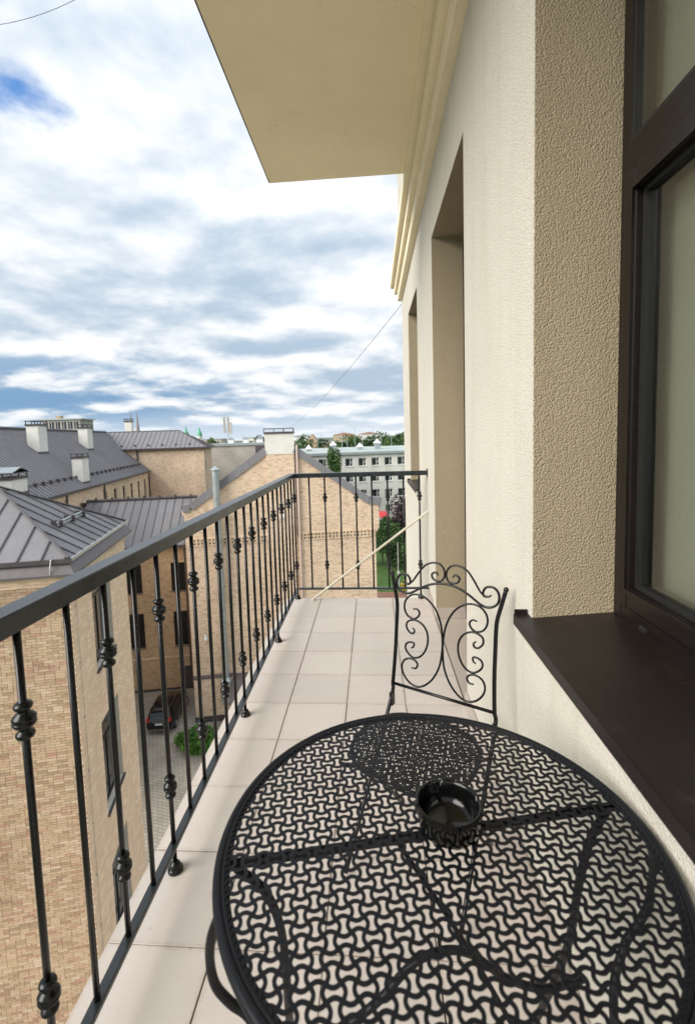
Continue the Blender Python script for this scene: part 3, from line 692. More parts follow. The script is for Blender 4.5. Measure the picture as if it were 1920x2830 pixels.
archc = [(0.0232, 0.3675), (0.0317, 0.3618), (0.0461, 0.3615), (0.0501, 0.3735), (0.0402, 0.3905), (0.0196, 0.3938), (0.0037, 0.3831), (-0.0023, 0.3636), (0.0023, 0.3437), (0.0182, 0.3308), (0.0388, 0.3267), (0.0609, 0.3345), (0.0951, 0.3559), (0.1246, 0.3703), (0.1539, 0.3786), (0.1802, 0.3808)]
crest = [(0.0461, 0.3615), (0.059, 0.3727), (0.0797, 0.404), (0.1003, 0.4309), (0.1213, 0.4443), (0.1424, 0.4481), (0.1625, 0.4429), (0.1745, 0.427), (0.1768, 0.4079), (0.1691, 0.3921), (0.1537, 0.3864), (0.1365, 0.3919), (0.1303, 0.4049), (0.1376, 0.4138), (0.1481, 0.4144), (0.1535, 0.4061)]
def scroll(pts, nm, r=0.0036, mirror=False):
    q = [cp((W - a) if mirror else a, b) for a, b in pts]
    m_ = MB(); sp = spline(q, 5); k_ = len(sp)
    rr_ = [r * min(1, 0.72 + 0.28 * min(i, k_ - 1 - i) / 8) for i in range(k_)]
    m_.tube(sp, rr_, 8); chp(m_, nm)
for mi in (False, True):
    scroll(big, 'back_scroll', mirror=mi); scroll(inner, 'back_scroll', mirror=mi); scroll(crest, 'crest_scroll', mirror=mi)
full = archc + [(W - a, b) for a, b in archc[-2::-1]]
scroll(full, 'arched_top_rail', 0.0042)
m_ = MB(); m_.tube([cp(0.0, 0.0), cp(W, 0.0)], 0.0055, 8); chp(m_, 'lower_back_rail')
pst = [(-0.0225, 0.392), (-0.0115, 0.347), (0.0015, 0.292), (0.0040, 0.25), (0.0040, 0.2059), (0.0040, 0.1322), (0.0020, 0.0583), (-0.0009, -0.0002), (-0.004, -0.05)]
SZ = 0.415
for mi in (False, True):
    f = lambda a: (W - a) if mi else a
    pts = [cp(f(a), b) for a, b in pst]
    end = pts[-1]
    hx = f(-0.004)
    low_ = [PL + E * hx - NB * 0.16 + Vector((0, 0, -0.25)) - ch.location, PL + E * hx - NB * 0.33 + Vector((0, 0, -0.471)) - ch.location]
    m_ = MB(); sp = spline(pts + low_, 5); m_.tube(sp, 0.0068, 10); chp(m_, 'post')
    m_ = MB(); m_.lathe([(0.0, -0.009), (0.006, -0.007), (0.0088, 0.0), (0.006, 0.0075), (0.0, 0.0092)], pts[0], 12); chp(m_, 'finial')
    # rear leg crossing forward-up
    m_ = MB(); hx2 = f(0.016)
    m_.tube(spline([PL + E * hx2 - NB * 0.36 + Vector((0, 0, SZ - 0.50)) - ch.location + Vector((0, 0, 0.0)), PL + E * hx2 - NB * 0.17 + Vector((0, 0, -0.23)) - ch.location, PL + E * hx2 + NB * 0.02 + Vector((0, 0, -0.471)) - ch.location], 5), 0.0065, 10); chp(m_, 'leg')
    m_ = MB(); q0 = PL + E * f(-0.003) + NB * -0.004 - ch.location
    m_.box(-0.006, 0.006, -0.010, 0.010, -0.035, 0.012); 
    m_.v = [tuple(Matrix.Rotation(math.atan2(E.y, E.x), 3, 'Z') @ Vector(v_) + q0 + Vector((0, 0, -0.045))) for v_ in m_.v]; chp(m_, 'hinge_bracket', smooth=False)
# seat
sc = PL + E * W / 2 - NB * 0.205; seat_rot = math.atan2(E.y, E.x)
sh_ = lambda x, y: abs(x / 0.187) ** 3.2 + abs(y / 0.185) ** 3.2 <= 1
so = perforated(0.20, 0.0150, 0.3, 0.0034, 0.0048, 0.0015, 0, lambda x, y: abs((x * math.cos(.3) - y * math.sin(.3)) / 0.182) ** 2.5 + abs((x * math.sin(.3) + y * math.cos(.3)) / 0.168) ** 2.5 <= 1).build('perforated_seat', 'table', ch)
so.location = Vector((sc.x, sc.y, SZ)) - ch.location; so.rotation_euler = (0, 0, seat_rot)
m_ = MB(); rp = []
for i in range(56):
    a = 2 * math.pi * i / 56; c_, s_ = math.cos(a), math.sin(a); r_ = (abs(c_ / 0.186) ** 2.5 + abs(s_ / 0.172) ** 2.5) ** (-1 / 2.5); rp.append((r_ * c_, r_ * s_, -0.005))
m_.tube(rp, 0.0065, 8, closed=True); o = chp(m_, 'seat_rim'); o.location = so.location; o.rotation_euler = so.rotation_euler

# ================================================================== BUILDINGS ACROSS THE COURTYARD
def frame(name, origin, deg, label, cat='building'):
    o = empty(name, (origin[0], origin[1], G), math.radians(deg)); tag(o, label, cat); return o
def zl(z): return z - G

def seam_roof(parent, poly, down, step, phase, name_mat='roof', single=True, seam=0.035, hgt=0.035, seam_mat='seam', inner=None):
    """roof plane split into standing-seam strips running along 'down'"""
    poly = [Vector(p) for p in poly]; nrm = (poly[1] - poly[0]).cross(poly[2] - poly[0]).normalized()
    if nrm.z < 0: nrm = -nrm
    d = Vector(down).normalized(); side = d.cross(nrm).normalized()
    c0 = poly[0]; t = [(p - c0).dot(side) for p in poly]; lo, hi = min(t), max(t)
    k0 = math.floor((lo - phase) / step); k1 = math.ceil((hi - phase) / step)
    seams = MB(); whole = MB()
    for k_ in range(k0, k1):
        a = k_ * step + phase; q = clip(poly, c0, side, a, a + step - 0.004)
        if len(q) >= 3:
            if single: MB().slab(q, nrm, 0.03).build('roof_panel', name_mat, parent)
            else: whole.slab(q, nrm, 0.03)
        q = clip(poly, c0, side, a - seam / 2, a + seam / 2)
        if len(q) >= 3: seams.slab([p + nrm * hgt for p in q], nrm, hgt - 0.001)
    if not single: whole.build('roof_sheet', name_mat, parent)['kind'] = 'stuff'
    if seams.v:
        o = seams.build('standing_seams', seam_mat, parent); o['kind'] = 'stuff'

def far_window(parent, axis, c, pos, z0, z1, arch=0.0, matg='farglass', frame_mat='frame', depth=0.12, bars=True, sill='flash', sign=-1):
    """window set in a wall plane. axis 'v': wall faces -v at v=pos, c=(u0,u1); axis 'u': wall faces +u at u=pos, c=(v0,v1)"""
    a, b = c
    def put(mb, lo, hi, p0, p1, za, zb):
        if axis == 'v': mb.box(lo, hi, pos + p0, pos + p1, za, zb)
        else: mb.box(pos - p1, pos - p0, lo, hi, za, zb)
    f_ = MB(); t = 0.07
    put(f_, a, a + t, depth - .03, depth + .05, z0, z1); put(f_, b - t, b, depth - .03, depth + .05, z0, z1)
    put(f_, a + t, b - t, depth - .03, depth + .05, z0, z0 + t); put(f_, a + t, b - t, depth - .03, depth + .05, z1 - t, z1)
    if bars:
        zm = z0 + (z1 - z0) * 0.70; m2 = (a + b) / 2
        put(f_, a + t, b - t, depth - .028, depth + .05, zm - .03, zm + .03); put(f_, m2 - .03, m2 + .03, depth - .026, depth + .05, z0 + t, zm - .03)
    o = f_.build('window', frame_mat, parent)
    g_ = MB(); put(g_, a + t * .9, b - t * .9, depth + .002, depth + .03, z0 + t * .9, z1 - t * .9); g_.build('pane', matg, o)
    if sill:
        s_ = MB(); put(s_, a - .06, b + .06, -.07, depth, z0 - .06, z0 - .005); s_.build('sill', sill, o)
    return o

def chimney_part(parent, u, v, z0, z1, wu, wv, cap=True, name='chimney', mat='white'):
    o = MB().box(u - wu / 2, u + wu / 2, v - wv / 2, v + wv / 2, z0, z1).build(name, mat, parent)
    MB().box(u - wu / 2 - .05, u + wu / 2 + .05, v - wv / 2 - .05, v + wv / 2 + .05, z0 - .1, z0 + .22).build('flashing', 'flash', o)
    c_ = MB(); c_.box(u - wu / 2 - .07, u + wu / 2 + .07, v - wv / 2 - .07, v + wv / 2 + .07, z1, z1 + .16)
    c_.build('cap_band', 'flash', o)
    r_ = MB(); nx = max(2, int(wu / .35) + 1)
    for i in range(nx):
        for yy in (v - wv / 2, v + wv / 2): r_.box(u - wu / 2 + wu * i / (nx - 1) - .03, u - wu / 2 + wu * i / (nx - 1) + .03, yy - .03, yy + .03, z1 + .16, z1 + .40)
    r_.box(u - wu / 2 - .1, u + wu / 2 + .1, v - wv / 2 - .1, v + wv / 2 + .1, z1 + .40, z1 + .45)
    r_.build('cap_rail', 'flash', o)
    return o

# ---- corner tower, the nearest brick building
B1 = frame('brick_tower', (-8.18, 12.0), 14.5, 'yellow brick corner tower with a hipped seam roof, closest across the courtyard')
EV = zl(-2.10); TB = 5.80
WIN1 = [(1.72, 3.62, zl(-5.62), zl(-2.55)), (1.72, 3.62, zl(-10.35), zl(-7.35)), (1.72, 3.62, zl(-15.1), zl(-12.1))]
MB().box(-6.2, -0.405, 0.405, TB - .0125, 0, EV).build('wall', 'mortar', B1)
sidew = wall_panels(-0.4048, -0.012, 0.012, TB - .012, 0, EV, [(a, b, c, d) for a, b, c, d in WIN1]); sidew.build('wall_face', 'mortar', B1)
MB().box(-6.2, -0.4052, 0.012, 0.4048, 0, EV).build('wall_face', 'mortar', B1)
# individual bricks of the front, largest in view
bw, bh, j = 0.250, 0.065, 0.012
bme = {}
def brick_mesh(l, dp):
    key = (round(l, 3), dp)
    if key not in bme:
        bme[key] = MB().bbox(-l / 2, l / 2, -bh / 2, bh / 2, 0, dp, 0.004).mesh('brick')
        bme[key].materials.append(MT['brick1'])
    return bme[key]
rows = int(EV / (bh + j)); count = 0; rest = MB()
for r_ in range(rows):
    zc = EV - 0.30 - (r_ + 0.5) * (bh + j)
    if zc < 1.5: break
    x = 0.0 - (0 if r_ % 2 == 0 else 0.125 + j / 2)
    if r_ % 2: spans = [(-0.125 - j / 2 + j / 2, 0.0)]
    xx = 0.0; first = True
    while xx > -3.3:
        l = 0.119 if ((first and r_ % 2) or random.random() < 0.15) else bw
        first = False
        c_ = xx - l / 2; dz_ = random.uniform(-.0015, .0015); pr_ = 0.006 + random.uniform(-.002, .002)
        if count < 300 and r_ >= 6 and xx > -2.3:
            o = bpy.data.objects.new('brick', brick_mesh(l, 0.030)); COL.objects.link(o); o.parent = B1
            o.rotation_euler = (math.pi / 2, 0, 0); o.location = (c_, 0.030 - pr_, zc + dz_); count += 1
        else:
            rest.box(c_ - l / 2, c_ + l / 2, -pr_, 0.02, zc - bh / 2 + dz_, zc + bh / 2 + dz_, random.random())
        xx -= l + j
o = rest.build('brick_courses', 'bricks', B1); o['kind'] = 'stuff'
side = MB()
for r_ in range(rows):
    zc = EV - 0.30 - (r_ + 0.5) * (bh + j)
    if zc < 1.5: break
    y = 0.02 - (0.131 if r_ % 2 else 0)
    while y < TB:
        a_, b_ = max(y, -0.008), min(y + bw, TB)
        y += bw + j
        if b_ - a_ < .03: continue
        segs = [(a_, b_)]
        for (w0, w1_, z0, z1) in WIN1:
            if zc + bh / 2 > z0 and zc - bh / 2 < z1:
                ns = []
                for s0, s1 in segs:
                    if s1 <= w0 or s0 >= w1_: ns.append((s0, s1))
                    else:
                        if s0 < w0: ns.append((s0, w0))
                        if s1 > w1_: ns.append((w1_, s1))
                segs = ns
        for s0, s1 in segs:
            if s1 - s0 > .02: side.box(-0.02, random.uniform(-.001, .003), s0, s1, zc - bh / 2, zc + bh / 2, random.random())
o = side.build('brick_courses', 'bricks_lit', B1); o['kind'] = 'stuff'
for (a_, b_, z0, z1) in WIN1:
    far_window(B1, 'u', (a_, b_), 0.0, z0, z1, depth=0.20, sill='flash')
lw_ = MB(); lw_.tube([(0.035, 0.32, EV - .3), (0.035, 0.32, 1.0)], 0.008, 6)
for i in range(9): lw_.box(0.0, 0.045, 0.30, 0.34, EV - 1.0 - 1.6 * i, EV - 0.96 - 1.6 * i)
lw_.build('lightning_conductor', 'plaster', B1)
# corbel, cornice flashing and gutter
cb = MB()
for i in range(3): cb.box(-6.2, 0.03 + .03 * i, -0.03 - .03 * i, TB + .03 + .03 * i, EV - 0.28 + i * .09, EV - 0.195 + i * .09 - .002)
cb.build('corbel', 'brick', B1)
fl_ = MB(); ov = 0.24; zi, zo = zl(-1.76), zl(-2.03)
fl_.slab([(-6.2, -ov, zo), (ov, -ov, zo), (0.05, -0.05, zi), (-6.2, -0.05, zi)], (0, -1, .6), 0.02); fl_.slab([(ov, -ov, zo), (ov, TB + ov, zo), (0.05, TB + .05, zi), (0.05, -0.05, zi)], (1, 0, .6), 0.02)
fl_.box(-6.2, ov + .01, -ov - .01, -ov + .02, zo - .06, zo - .001); fl_.box(ov - .02, ov + .012, -ov + .021, TB + ov, zo - .06, zo - .001)
fl_.build('cornice_flashing', 'flash2', B1)
EZ = zl(-1.66); A = 2.9
gt = MB(); gt.box(-6.0, 0.14, -0.14, -0.05, EZ - .10, EZ + .015); gt.build('gutter', 'flash', B1)
gt = MB(); gt.box(0.05, 0.14, -0.049, TB + .14, EZ - .07, EZ + .012); gt.build('gutter', 'zinc', B1)
MB().tube([(-0.35, -0.24, zo + .0), (-0.35, -0.22, zo + .16), (-0.33, -0.16, EZ + .03)], 0.014, 8).build('gutter_stay', 'zinc', B1)
ap = Vector((-A + .0, A, zl(0.10))); ap2 = Vector((-A - .15, A, zl(0.10)))
cn = [Vector((0.08, -0.08, EZ)), Vector((0.08, TB + .08, EZ)), Vector((-A * 2 - .2, TB + .08, EZ)), Vector((-A * 2 - .2, -0.08, EZ))]
rf = MB().slab([cn[0], cn[1], cn[2], cn[3]], (0, 0, 1), .02).build('roof', 'flash', B1)
seam_roof(rf, [cn[0], cn[1], ap], (A, 0, EZ - ap.z), 0.60, 0.10)
seam_roof(rf, [cn[3], cn[0], ap], (0, -A, EZ - ap.z), 0.58, 0.40)
seam_roof(rf, [cn[1], cn[2], ap], (0, A, EZ - ap.z), 0.60, 0.2, single=False)
seam_roof(rf, [cn[2], cn[3], ap], (-A, 0, EZ - ap.z), 0.60, 0.2, single=False)
hp = MB()
for c_ in cn: hp.tube([c_ + Vector((0, 0, .04)), ap + Vector((0, 0, .05))], 0.035, 8)
hp.build('hip_capping', 'seam', rf)
sg = MB(); up_n = Vector((ap.z - EZ, 0, A)).normalized()
p0 = cn[0].lerp(ap, .33); p1 = cn[1].lerp(ap, .33)
q0 = p0.lerp(p1, .22) + up_n * .16; q1 = p0.lerp(p1, .80) + up_n * .16
sg.tube([q0, q1], 0.035, 8); sg.tube([q0 + up_n * -.07 + Vector((.05, 0, -.02)), q1 + up_n * -.07 + Vector((.05, 0, -.02))], 0.03, 8)
so_ = sg.build('snow_guard', 'zinc', rf)
for t in (.06, .5, .93):
    q = q0.lerp(q1, t); m_ = MB(); m_.box(-.22, .10, -.03, .03, -.17, .05); m_.v = [tuple(Vector(v_) + q) for v_ in m_.v]; m_.build('bracket', 'flash', so_)

# ---- gabled brick building, and the wing beside it
OX = (-13.55, 33.52)
def zg(z): return zl(1.371 + (z - 1.371) * 0.952)
K3 = 0.952
B3 = frame('gabled_brick_building', (OX[0] * K3, OX[1] * K3), 12, 'yellow brick gable wall with a cream capped chimney and tall metal flue')
gp = [(-0.12, 0), (13.97, 0), (13.97, zg(-6.07)), (14.25, zg(-5.7)), (14.28, zg(-3.62)), (13.5, zg(-3.62)), (8.1, zg(0.60)), (5.9, zg(0.60)), (0.35, zg(-3.62)), (-0.30, zg(-3.66)), (-0.28, zg(-3.9)), (-0.12, zg(-4.1))]
MB().prism(gp, 0, 0.5, 'y').build('gable_wall', 'brick', B3)
MB().box(0.0, 13.9, 0.502, 14, 0, zg(-3.8)).build('wall', 'brick', B3)
MB().prism([(-0.1, zg(-3.7)), (14.0, zg(-3.7)), (7.0, zg(0.75))], 0.502, 16, 'y').build('roof', 'roof2', B3)
def coping(pts, nm='coping'):
    for a_, b_ in zip(pts[:-1], pts[1:]):
        dx, dz = b_[0] - a_[0], b_[1] - a_[1]; l = math.hypot(dx, dz); nx, nz_ = -dz / l, dx / l
        if nz_ < 0: nx, nz_ = -nx, -nz_
        m_ = MB(); h0, h1 = -0.30, 0.22
        m_.prism([(a_[0] + nx * h0, a_[1] + nz_ * h0), (b_[0] + nx * h0, b_[1] + nz_ * h0), (b_[0] + nx * h1, b_[1] + nz_ * h1), (a_[0] + nx * h1, a_[1] + nz_ * h1)], -0.10, 0.62, 'y'); m_.build(nm, 'roof2', B3)
coping([(0.33, zg(-3.40)), (5.88, zg(0.50))]); coping([(-0.20, zg(-3.46)), (0.325, zg(-3.46))]); coping([(8.0, zg(0.56)), (13.5, zg(-3.52))]); coping([(13.51, zg(-3.52)), (14.45, zg(-3.60))])
MB().box(5.9, 7.95, -0.07, 0.9, 0, zg(0.19)).build('chimney_breast', 'brick', B3)
co = MB().box(5.86, 7.99, -0.10, 0.95, zg(0.192), zg(1.70)).build('chimney', 'white', B3)
MB().box(5.80, 8.05, -0.16, 1.01, zg(1.701), zg(1.83)).build('cap_band', 'flash', co)
m_ = MB()
for i in range(4):
    for yy in (-.12, .97): m_.box(5.82 + i * .727 - .02, 5.82 + i * .727 + .02, yy - .02, yy + .02, zg(1.831), zg(2.05))
for yy in (-.12, .97): m_.box(5.80, 8.04, yy - .025, yy + .025, zg(2.051), zg(2.09))
m_.build('cap_rail', 'flash', co)
MB().box(5.15, 5.84, 0.65, 1.5, zg(-0.4), zg(0.85)).build('roof_hatch', 'flash', B3)
pp = MB(); pp.tube([(8.18, -0.12, zg(0.85)), (8.18, -0.12, zg(-8)), (8.18, -0.12, 0.1)], 0.075, 10); pp.build('downpipe', 'pipe', B3)
pp = MB(); pp.tube([(8.02, -0.10, zg(0.6)), (8.02, -0.10, zg(-6))], 0.035, 8); pp.build('cable_duct', 'flash', B3)
# dentil bands
for z_ in (-5.92, -6.17):
    m_ = MB()
    for (a_, b_) in ((0.3, 5.85), (8.35, 13.75)):
        x = a_
        while x < b_: m_.box(x, x + .15, -0.05, 0.0, zg(z_) - .06, zg(z_) + .06); x += .27
    o = m_.build('dentil_band', 'brick_c', B3); o['kind'] = 'stuff'
    m_ = MB()
    for (a_, b_) in ((0.25, 5.88), (8.3, 13.8)): m_.box(a_, b_, -0.004, 0.001, zg(z_) - .065, zg(z_) + .065)
    m_.build('dentil_shade', 'flash', B3)  # flat dark strip on the wall, painted shade between the dentils
for z_ in (-5.80, -6.045, -6.29):
    m_ = MB()
    for (a_, b_) in ((0.25, 5.88), (8.3, 13.8)): m_.box(a_, b_, -0.055, 0.0, zg(z_) - .045, zg(z_) + .045)
    m_.build('string_course', 'brick_c', B3)
# flue with hat and soot box
fu = MB(); fu.tube([(2.28, -0.42, zg(-0.80)), (2.28, -0.42, zg(-8)), (2.28, -0.42, zg(-16.6))], 0.255, 20)
fo = fu.build('flue', 'zinc', B3, auto=40)
m_ = MB(); m_.lathe([(0.33, 0), (0.34, .06), (0.30, .10), (0.02, .30)], (2.28, -.42, zg(-.80)), 20); m_.build('flue_hat', 'zinc', fo)
m_ = MB()
for i in range(30): m_.lathe([(0.257, 0), (0.268, .012), (0.257, .024)], (2.28, -.42, zg(-1.2 - i * .5)), 20)
o = m_.build('flue_joints', 'zinc', fo); o['kind'] = 'stuff'
m_ = MB(); m_.lathe([(0.26, 0.35), (0.42, 0.15), (0.42, -1.35), (0.30, -1.6)], (2.28, -.46, zg(-16.55)), 20); m_.build('soot_box', 'zinc', fo)
# thickened foot and porch roof
MB().box(-0.05, 3.0, -0.32, -0.002, 0.43, zg(-16.25)).build('foot_wall', 'brick', B3)
MB().box(-0.12, 3.05, -0.40, -0.0021, zg(-16.249), zg(-16.249) + .10).build('foot_cap', 'flash2', B3)
MB().box(-0.09, 3.04, -0.36, -0.0022, 0, 0.429).build('plinth', 'flash', B3)
MB().slab([(2.75, -2.2, zg(-17.3)), (6.6, -2.2, zg(-17.3)), (6.6, -0.003, zg(-16.2)), (2.75, -0.003, zg(-16.2))], (0, -.4, 1), .08).build('porch_roof', 'flash2', B3)
for u_ in (3.05, 6.3): MB().box(u_ - .07, u_ + .07, -2.1, -1.96, 0, zg(-17.3) - .06).build('porch_post', 'flash', B3)
# wall lamp and small vent
m_ = MB(); m_.lathe([(0.16, -0.20), (0.155, -.17), (0.06, .12), (0.04, .22)], (0.95, -0.22, zg(-13.1)), 14); lo = m_.build('wall_lamp', 'whitepaint', B3)
MB().box(0.93, 0.97, -.20, 0, zg(-12.9), zg(-12.86)).build('lamp_arm', 'flash', lo)
MB().box(6.75, 7.15, -.14, -.072, zg(-4.55), zg(-4.35)).build('vent_hood', 'whitepaint', B3)
MB().box(5.92, 7.0, -.075, -.0701, zg(-2.35), zg(-2.25)).build('ledge', 'plaster', B3)

def narrow(o, k_):
    for c_ in o.children:
        for v_ in c_.data.vertices: v_.co.x *= k_
        narrow(c_, k_)
narrow(B3, K3)                              # gable measured 14.7 m wide, built 14.0 m

B2 = frame('brick_wing', OX, 12, 'brown brick wing with dark shuttered windows between tower and gable')
B2W = [(-5.38, -4.18, zl(-10.5), zl(-8.2)), (-1.95, -0.80, zl(-10.5), zl(-8.2)), (-1.95, -0.83, zl(-14.98), zl(-12.15)), (-5.4, -4.2, zl(-14.98), zl(-12.15))]
VW = 3.1
def wall_v(u0, u1, v0, v1, z0, z1, ops):
    mb = MB(); us = sorted({u0, u1, *[o[0] for o in ops], *[o[1] for o in ops]})
    for a, b in zip(us[:-1], us[1:]):
        hs_ = sorted([(o[2], o[3]) for o in ops if o[0] <= a and o[1] >= b]); z = z0
        for c, d in hs_:
            mb.box(a, b, v0, v1, z, c); z = d
        mb.box(a, b, v0, v1, z, z1)
    return mb
wall_v(-9.8, -0.72, VW, VW + .35, 0, zl(-6.95), B2W).build('wall', 'brick_b', B2)
MB().box(-9.8, -.0, VW + .352, VW + 8.2, 0, zl(-7.0)).build('wall_core', 'brick_b', B2)
for a_, b_, z0, z1 in B2W: far_window(B2, 'v', (a_, b_), VW, z0, z1, depth=.12, matg='frame')
MB().box(-1.35, -.86, VW - .02, VW + .02, 0.05, zl(-16.7)).build('door', 'flash', B2)
MB().box(-9.8, -.75, VW - .06, VW - .002, 0.0, 0.18).build('plinth', 'flash', B2)
MB().box(-9.8, -.75, VW - .03, VW - .002, zl(-15.9), zl(-15.82)).build('string_course', 'brick_c', B2)
MB().tube([(-.80, VW - .1, zl(-7.0)), (-.80, VW - .1, .1)], .06, 8).build('downpipe', 'flash', B2)
r0, r1 = zl(-6.75), zl(-3.57)
seam_roof(B2, [(-9.9, VW - .35, r0), (-.35, VW - .35, r0), (-.35, VW + 4.1, r1), (-9.2, VW + 4.1, r1)], (0, -1, (r0 - r1) / 4.4), .66, .1, seam=.045)
MB().slab([(-9.9, VW + 8.5, r0), (-9.9, VW + 4.1, r1), (-.35, VW + 4.1, r1), (-.35, VW + 8.5, r0)], (0, .6, 1), .04).build('roof_back', 'roof2', B2)
MB().box(-9.9, -.36, VW - .47, VW - .352, r0 - .14, r0 + .03).build('gutter', 'flash', B2)
rd = MB().tube([(-9.3, VW + 4.1, r1 + .10), (-.2, VW + 4.1, r1 + .10)], .12, 10).build('ridge_cap', 'flash', B2)
for i in range(7): MB().box(-8.6 + i * 1.3, -8.5 + i * 1.3, VW + 3.95, VW + 4.2, r1 + .19, r1 + .36).build('ridge_clip', 'flash', rd)

# ---- long wing with big seamed roof
B4 = frame('long_roofed_building', OX, 12, 'long yellow brick building with a broad dark seamed roof and white chimneys')
UE, UR = -9.84, -16.0; ZE, ZR = zl(-2.2), zl(2.86)
W4 = [(13.1 + 2.97 * i, 14.0 + 2.97 * i, zl(-6.0), zl(-3.32)) for i in range(6)]
wall_panels(UE - .4, UE, -14, 30.85, 0, ZE - .02, W4).build('wall', 'brick_c', B4)
MB().box(-22.2, UE - .402, -14, 30.85, 0, ZE - .05).build('wall_core', 'brick_c', B4)
for a_, b_, z0, z1 in W4: far_window(B4, 'u', (a_, b_), UE, z0, z1, depth=.18, bars=False)
seam_roof(B4, [(UE + .25, -14, ZE - .2), (UE + .25, 30.6, ZE - .2), (UR, 30.6 + 3.9, ZR), (UR, -14, ZR)], (1, 0, -(ZR - ZE) / 6.2), .55, .2, 'roof2', False, seam=.04, hgt=.035, seam_mat='seam2')
MB().slab([(UR, -14, ZR), (UR, 34.4, ZR), (-22.4, 30.6, ZE), (-22.4, -14, ZE)], (-.6, 0, 1), .04).build('roof_back', 'roof2', B4)
MB().box(UE + .06, UE + .36, -14, 30.4, ZE - .36, ZE - .16).build('gutter', 'flash', B4)
MB().box(UE - .0, UE + .08, -14, 30.4, ZE - .75, ZE - .40).build('brick_cornice', 'brick_c', B4)
sn = MB(); sn.tube([(UE - .75, -13, ZE + .75), (UE - .75, 29.5, ZE + .75)], .035, 6)
so_ = sn.build('snow_guard', 'flash', B4)
for i in range(34): MB().box(UE - .85, UE - .62, -12.5 + 1.25 * i, -12.38 + 1.25 * i, ZE + .50, ZE + .88).build('bracket', 'flash', so_)
MB().tube([(UR, -14, ZR + .06), (UR, 34, ZR + .06)], .14, 8).build('ridge_cap', 'flash', B4)
for (v_, z1) in ((4.35, -2.6), (13.0, -2.6), (30.2, -2.6)): MB().tube([(UE + .12, v_, ZE - .3), (UE + .12, v_, 8)], .09, 8).build('downpipe', 'flash', B4)
for (u_, v_, zt, wu, wv) in ((-13.80, 9.45, 3.05, .95, 1.6), (-13.85, 20.7, 3.05, .95, 1.5), (-10.45, 9.5, .13, .85, 1.5)):
    chimney_part(B4, u_, v_, ZE + .82 * (UE - u_) - .45, zl(zt), wu, wv)
chimney_part(B4, -10.75, -1.45, ZE + .3, zl(-.80), 1.0, 2.0)
m_ = MB(); m_.slab([(-11.4, -2.6, zl(-.32)), (-10.1, -2.6, zl(-.32)), (-10.1, -1.45, zl(.0)), (-11.4, -1.45, zl(.0))], (0, -.3, 1), .04); m_.slab([(-11.4, -1.45, zl(.0)), (-10.1, -1.45, zl(.0)), (-10.1, -.3, zl(-.32)), (-11.4, -.3, zl(-.32))], (0, .3, 1), .04); m_.build('chimney_hood', 'zinc', B4)

# ---- hipped block closing the yard
B5 = frame('hipped_brick_block', OX, 12, 'yellow brick block with hipped seam roof and blank wall, beyond the long roof')
V5 = 30.88; E5 = zl(0.50); R5 = zl(2.86)
MB().box(-20, -2.64, V5, V5 + 8.2, 0, E5 - .02).build('wall', 'brick', B5)
MB().box(-20, -2.56, V5 - .08, V5 + 8.2, E5 - .42, E5 - .10).build('brick_cornice', 'brick_b', B5)
ea = [Vector((-20.4, V5 - .35, E5)), Vector((-2.15, V5 - .35, E5)), Vector((-2.15, V5 + 8.6, E5)), Vector((-20.4, V5 + 8.6, E5))]
ra, rb = Vector((-17.2, V5 + 4.1, R5)), Vector((-6.4, V5 + 4.1, R5))
seam_roof(B5, [ea[0], ea[1], rb, ra], (0, -4.4, E5 - R5), .62, .2, 'roof2', False, seam=.045, hgt=.04, seam_mat='seam2')
seam_roof(B5, [ea[1], ea[2], rb], (4.2, 0, E5 - R5), .62, .2, 'roof2', False, seam=.045, hgt=.04, seam_mat='seam2')
seam_roof(B5, [ea[2], ea[3], ra, rb], (0, 4.4, E5 - R5), .62, .2, 'roof2', False)
MB().box(-20.4, -2.05, V5 - .48, V5 - .352, E5 - .16, E5 + .02).build('gutter', 'flash', B5)
MB().box(-2.148, -2.03, V5 - .351, V5 + 8.6, E5 - .16, E5 + .02).build('gutter', 'flash', B5)
m_ = MB(); m_.tube([ra, rb], .09, 8); m_.tube([ea[1], rb], .07, 8); m_.build('ridge_cap', 'flash', B5)
MB().tube([(-11.2, V5 - .1, E5 - .1), (-11.2, V5 - .1, 9)], .10, 8).build('downpipe', 'flash', B5)
MB().box(-2.641, -2.60, V5 + 1.2, V5 + 1.6, zl(-2.6), zl(-1.4)).build('slit_window', 'farglass', B5)
chimney_part(B5, -13.3, V5 + 4.6, R5 - .4, zl(4.25), .95, .95)
for i in range(7): MB().box(-13.4 + i * 1.75, -13.15 + i * 1.75, V5 + .25, V5 + .35, E5 + .33, E5 + .55).build('snow_hook', 'flash', B5)

# ---- grey plastered block behind
B6 = frame('plastered_block', (-27, 76), 8, 'grey plastered flat roofed block behind the gable with small roof vents')
MB().box(0, 12.5, 0, 10, 0, zl(0.35)).build('wall', 'plaster', B6)
MB().box(-.2, 12.7, -.2, 10.2, zl(0.351), zl(0.75)).build('roof', 'zinc', B6)
for (a_, w_) in ((3.5, .9), (6.0, .8), (8.2, 1.0), (10.0, .7)):
    o = MB().box(a_, a_ + w_, 2, 3, zl(.751), zl(1.35)).build('roof_vent', 'whitepaint', B6)
    MB().prism([(a_ - .1, zl(1.351)), (a_ + w_ + .1, zl(1.351)), (a_ + w_ / 2, zl(1.75))], 1.9, 3.1, 'y').build('vent_hood', 'zinc', o)
MB().box(.4, .9, -.04, -.001, zl(-2.4), zl(-.7)).build('window', 'farglass', B6)

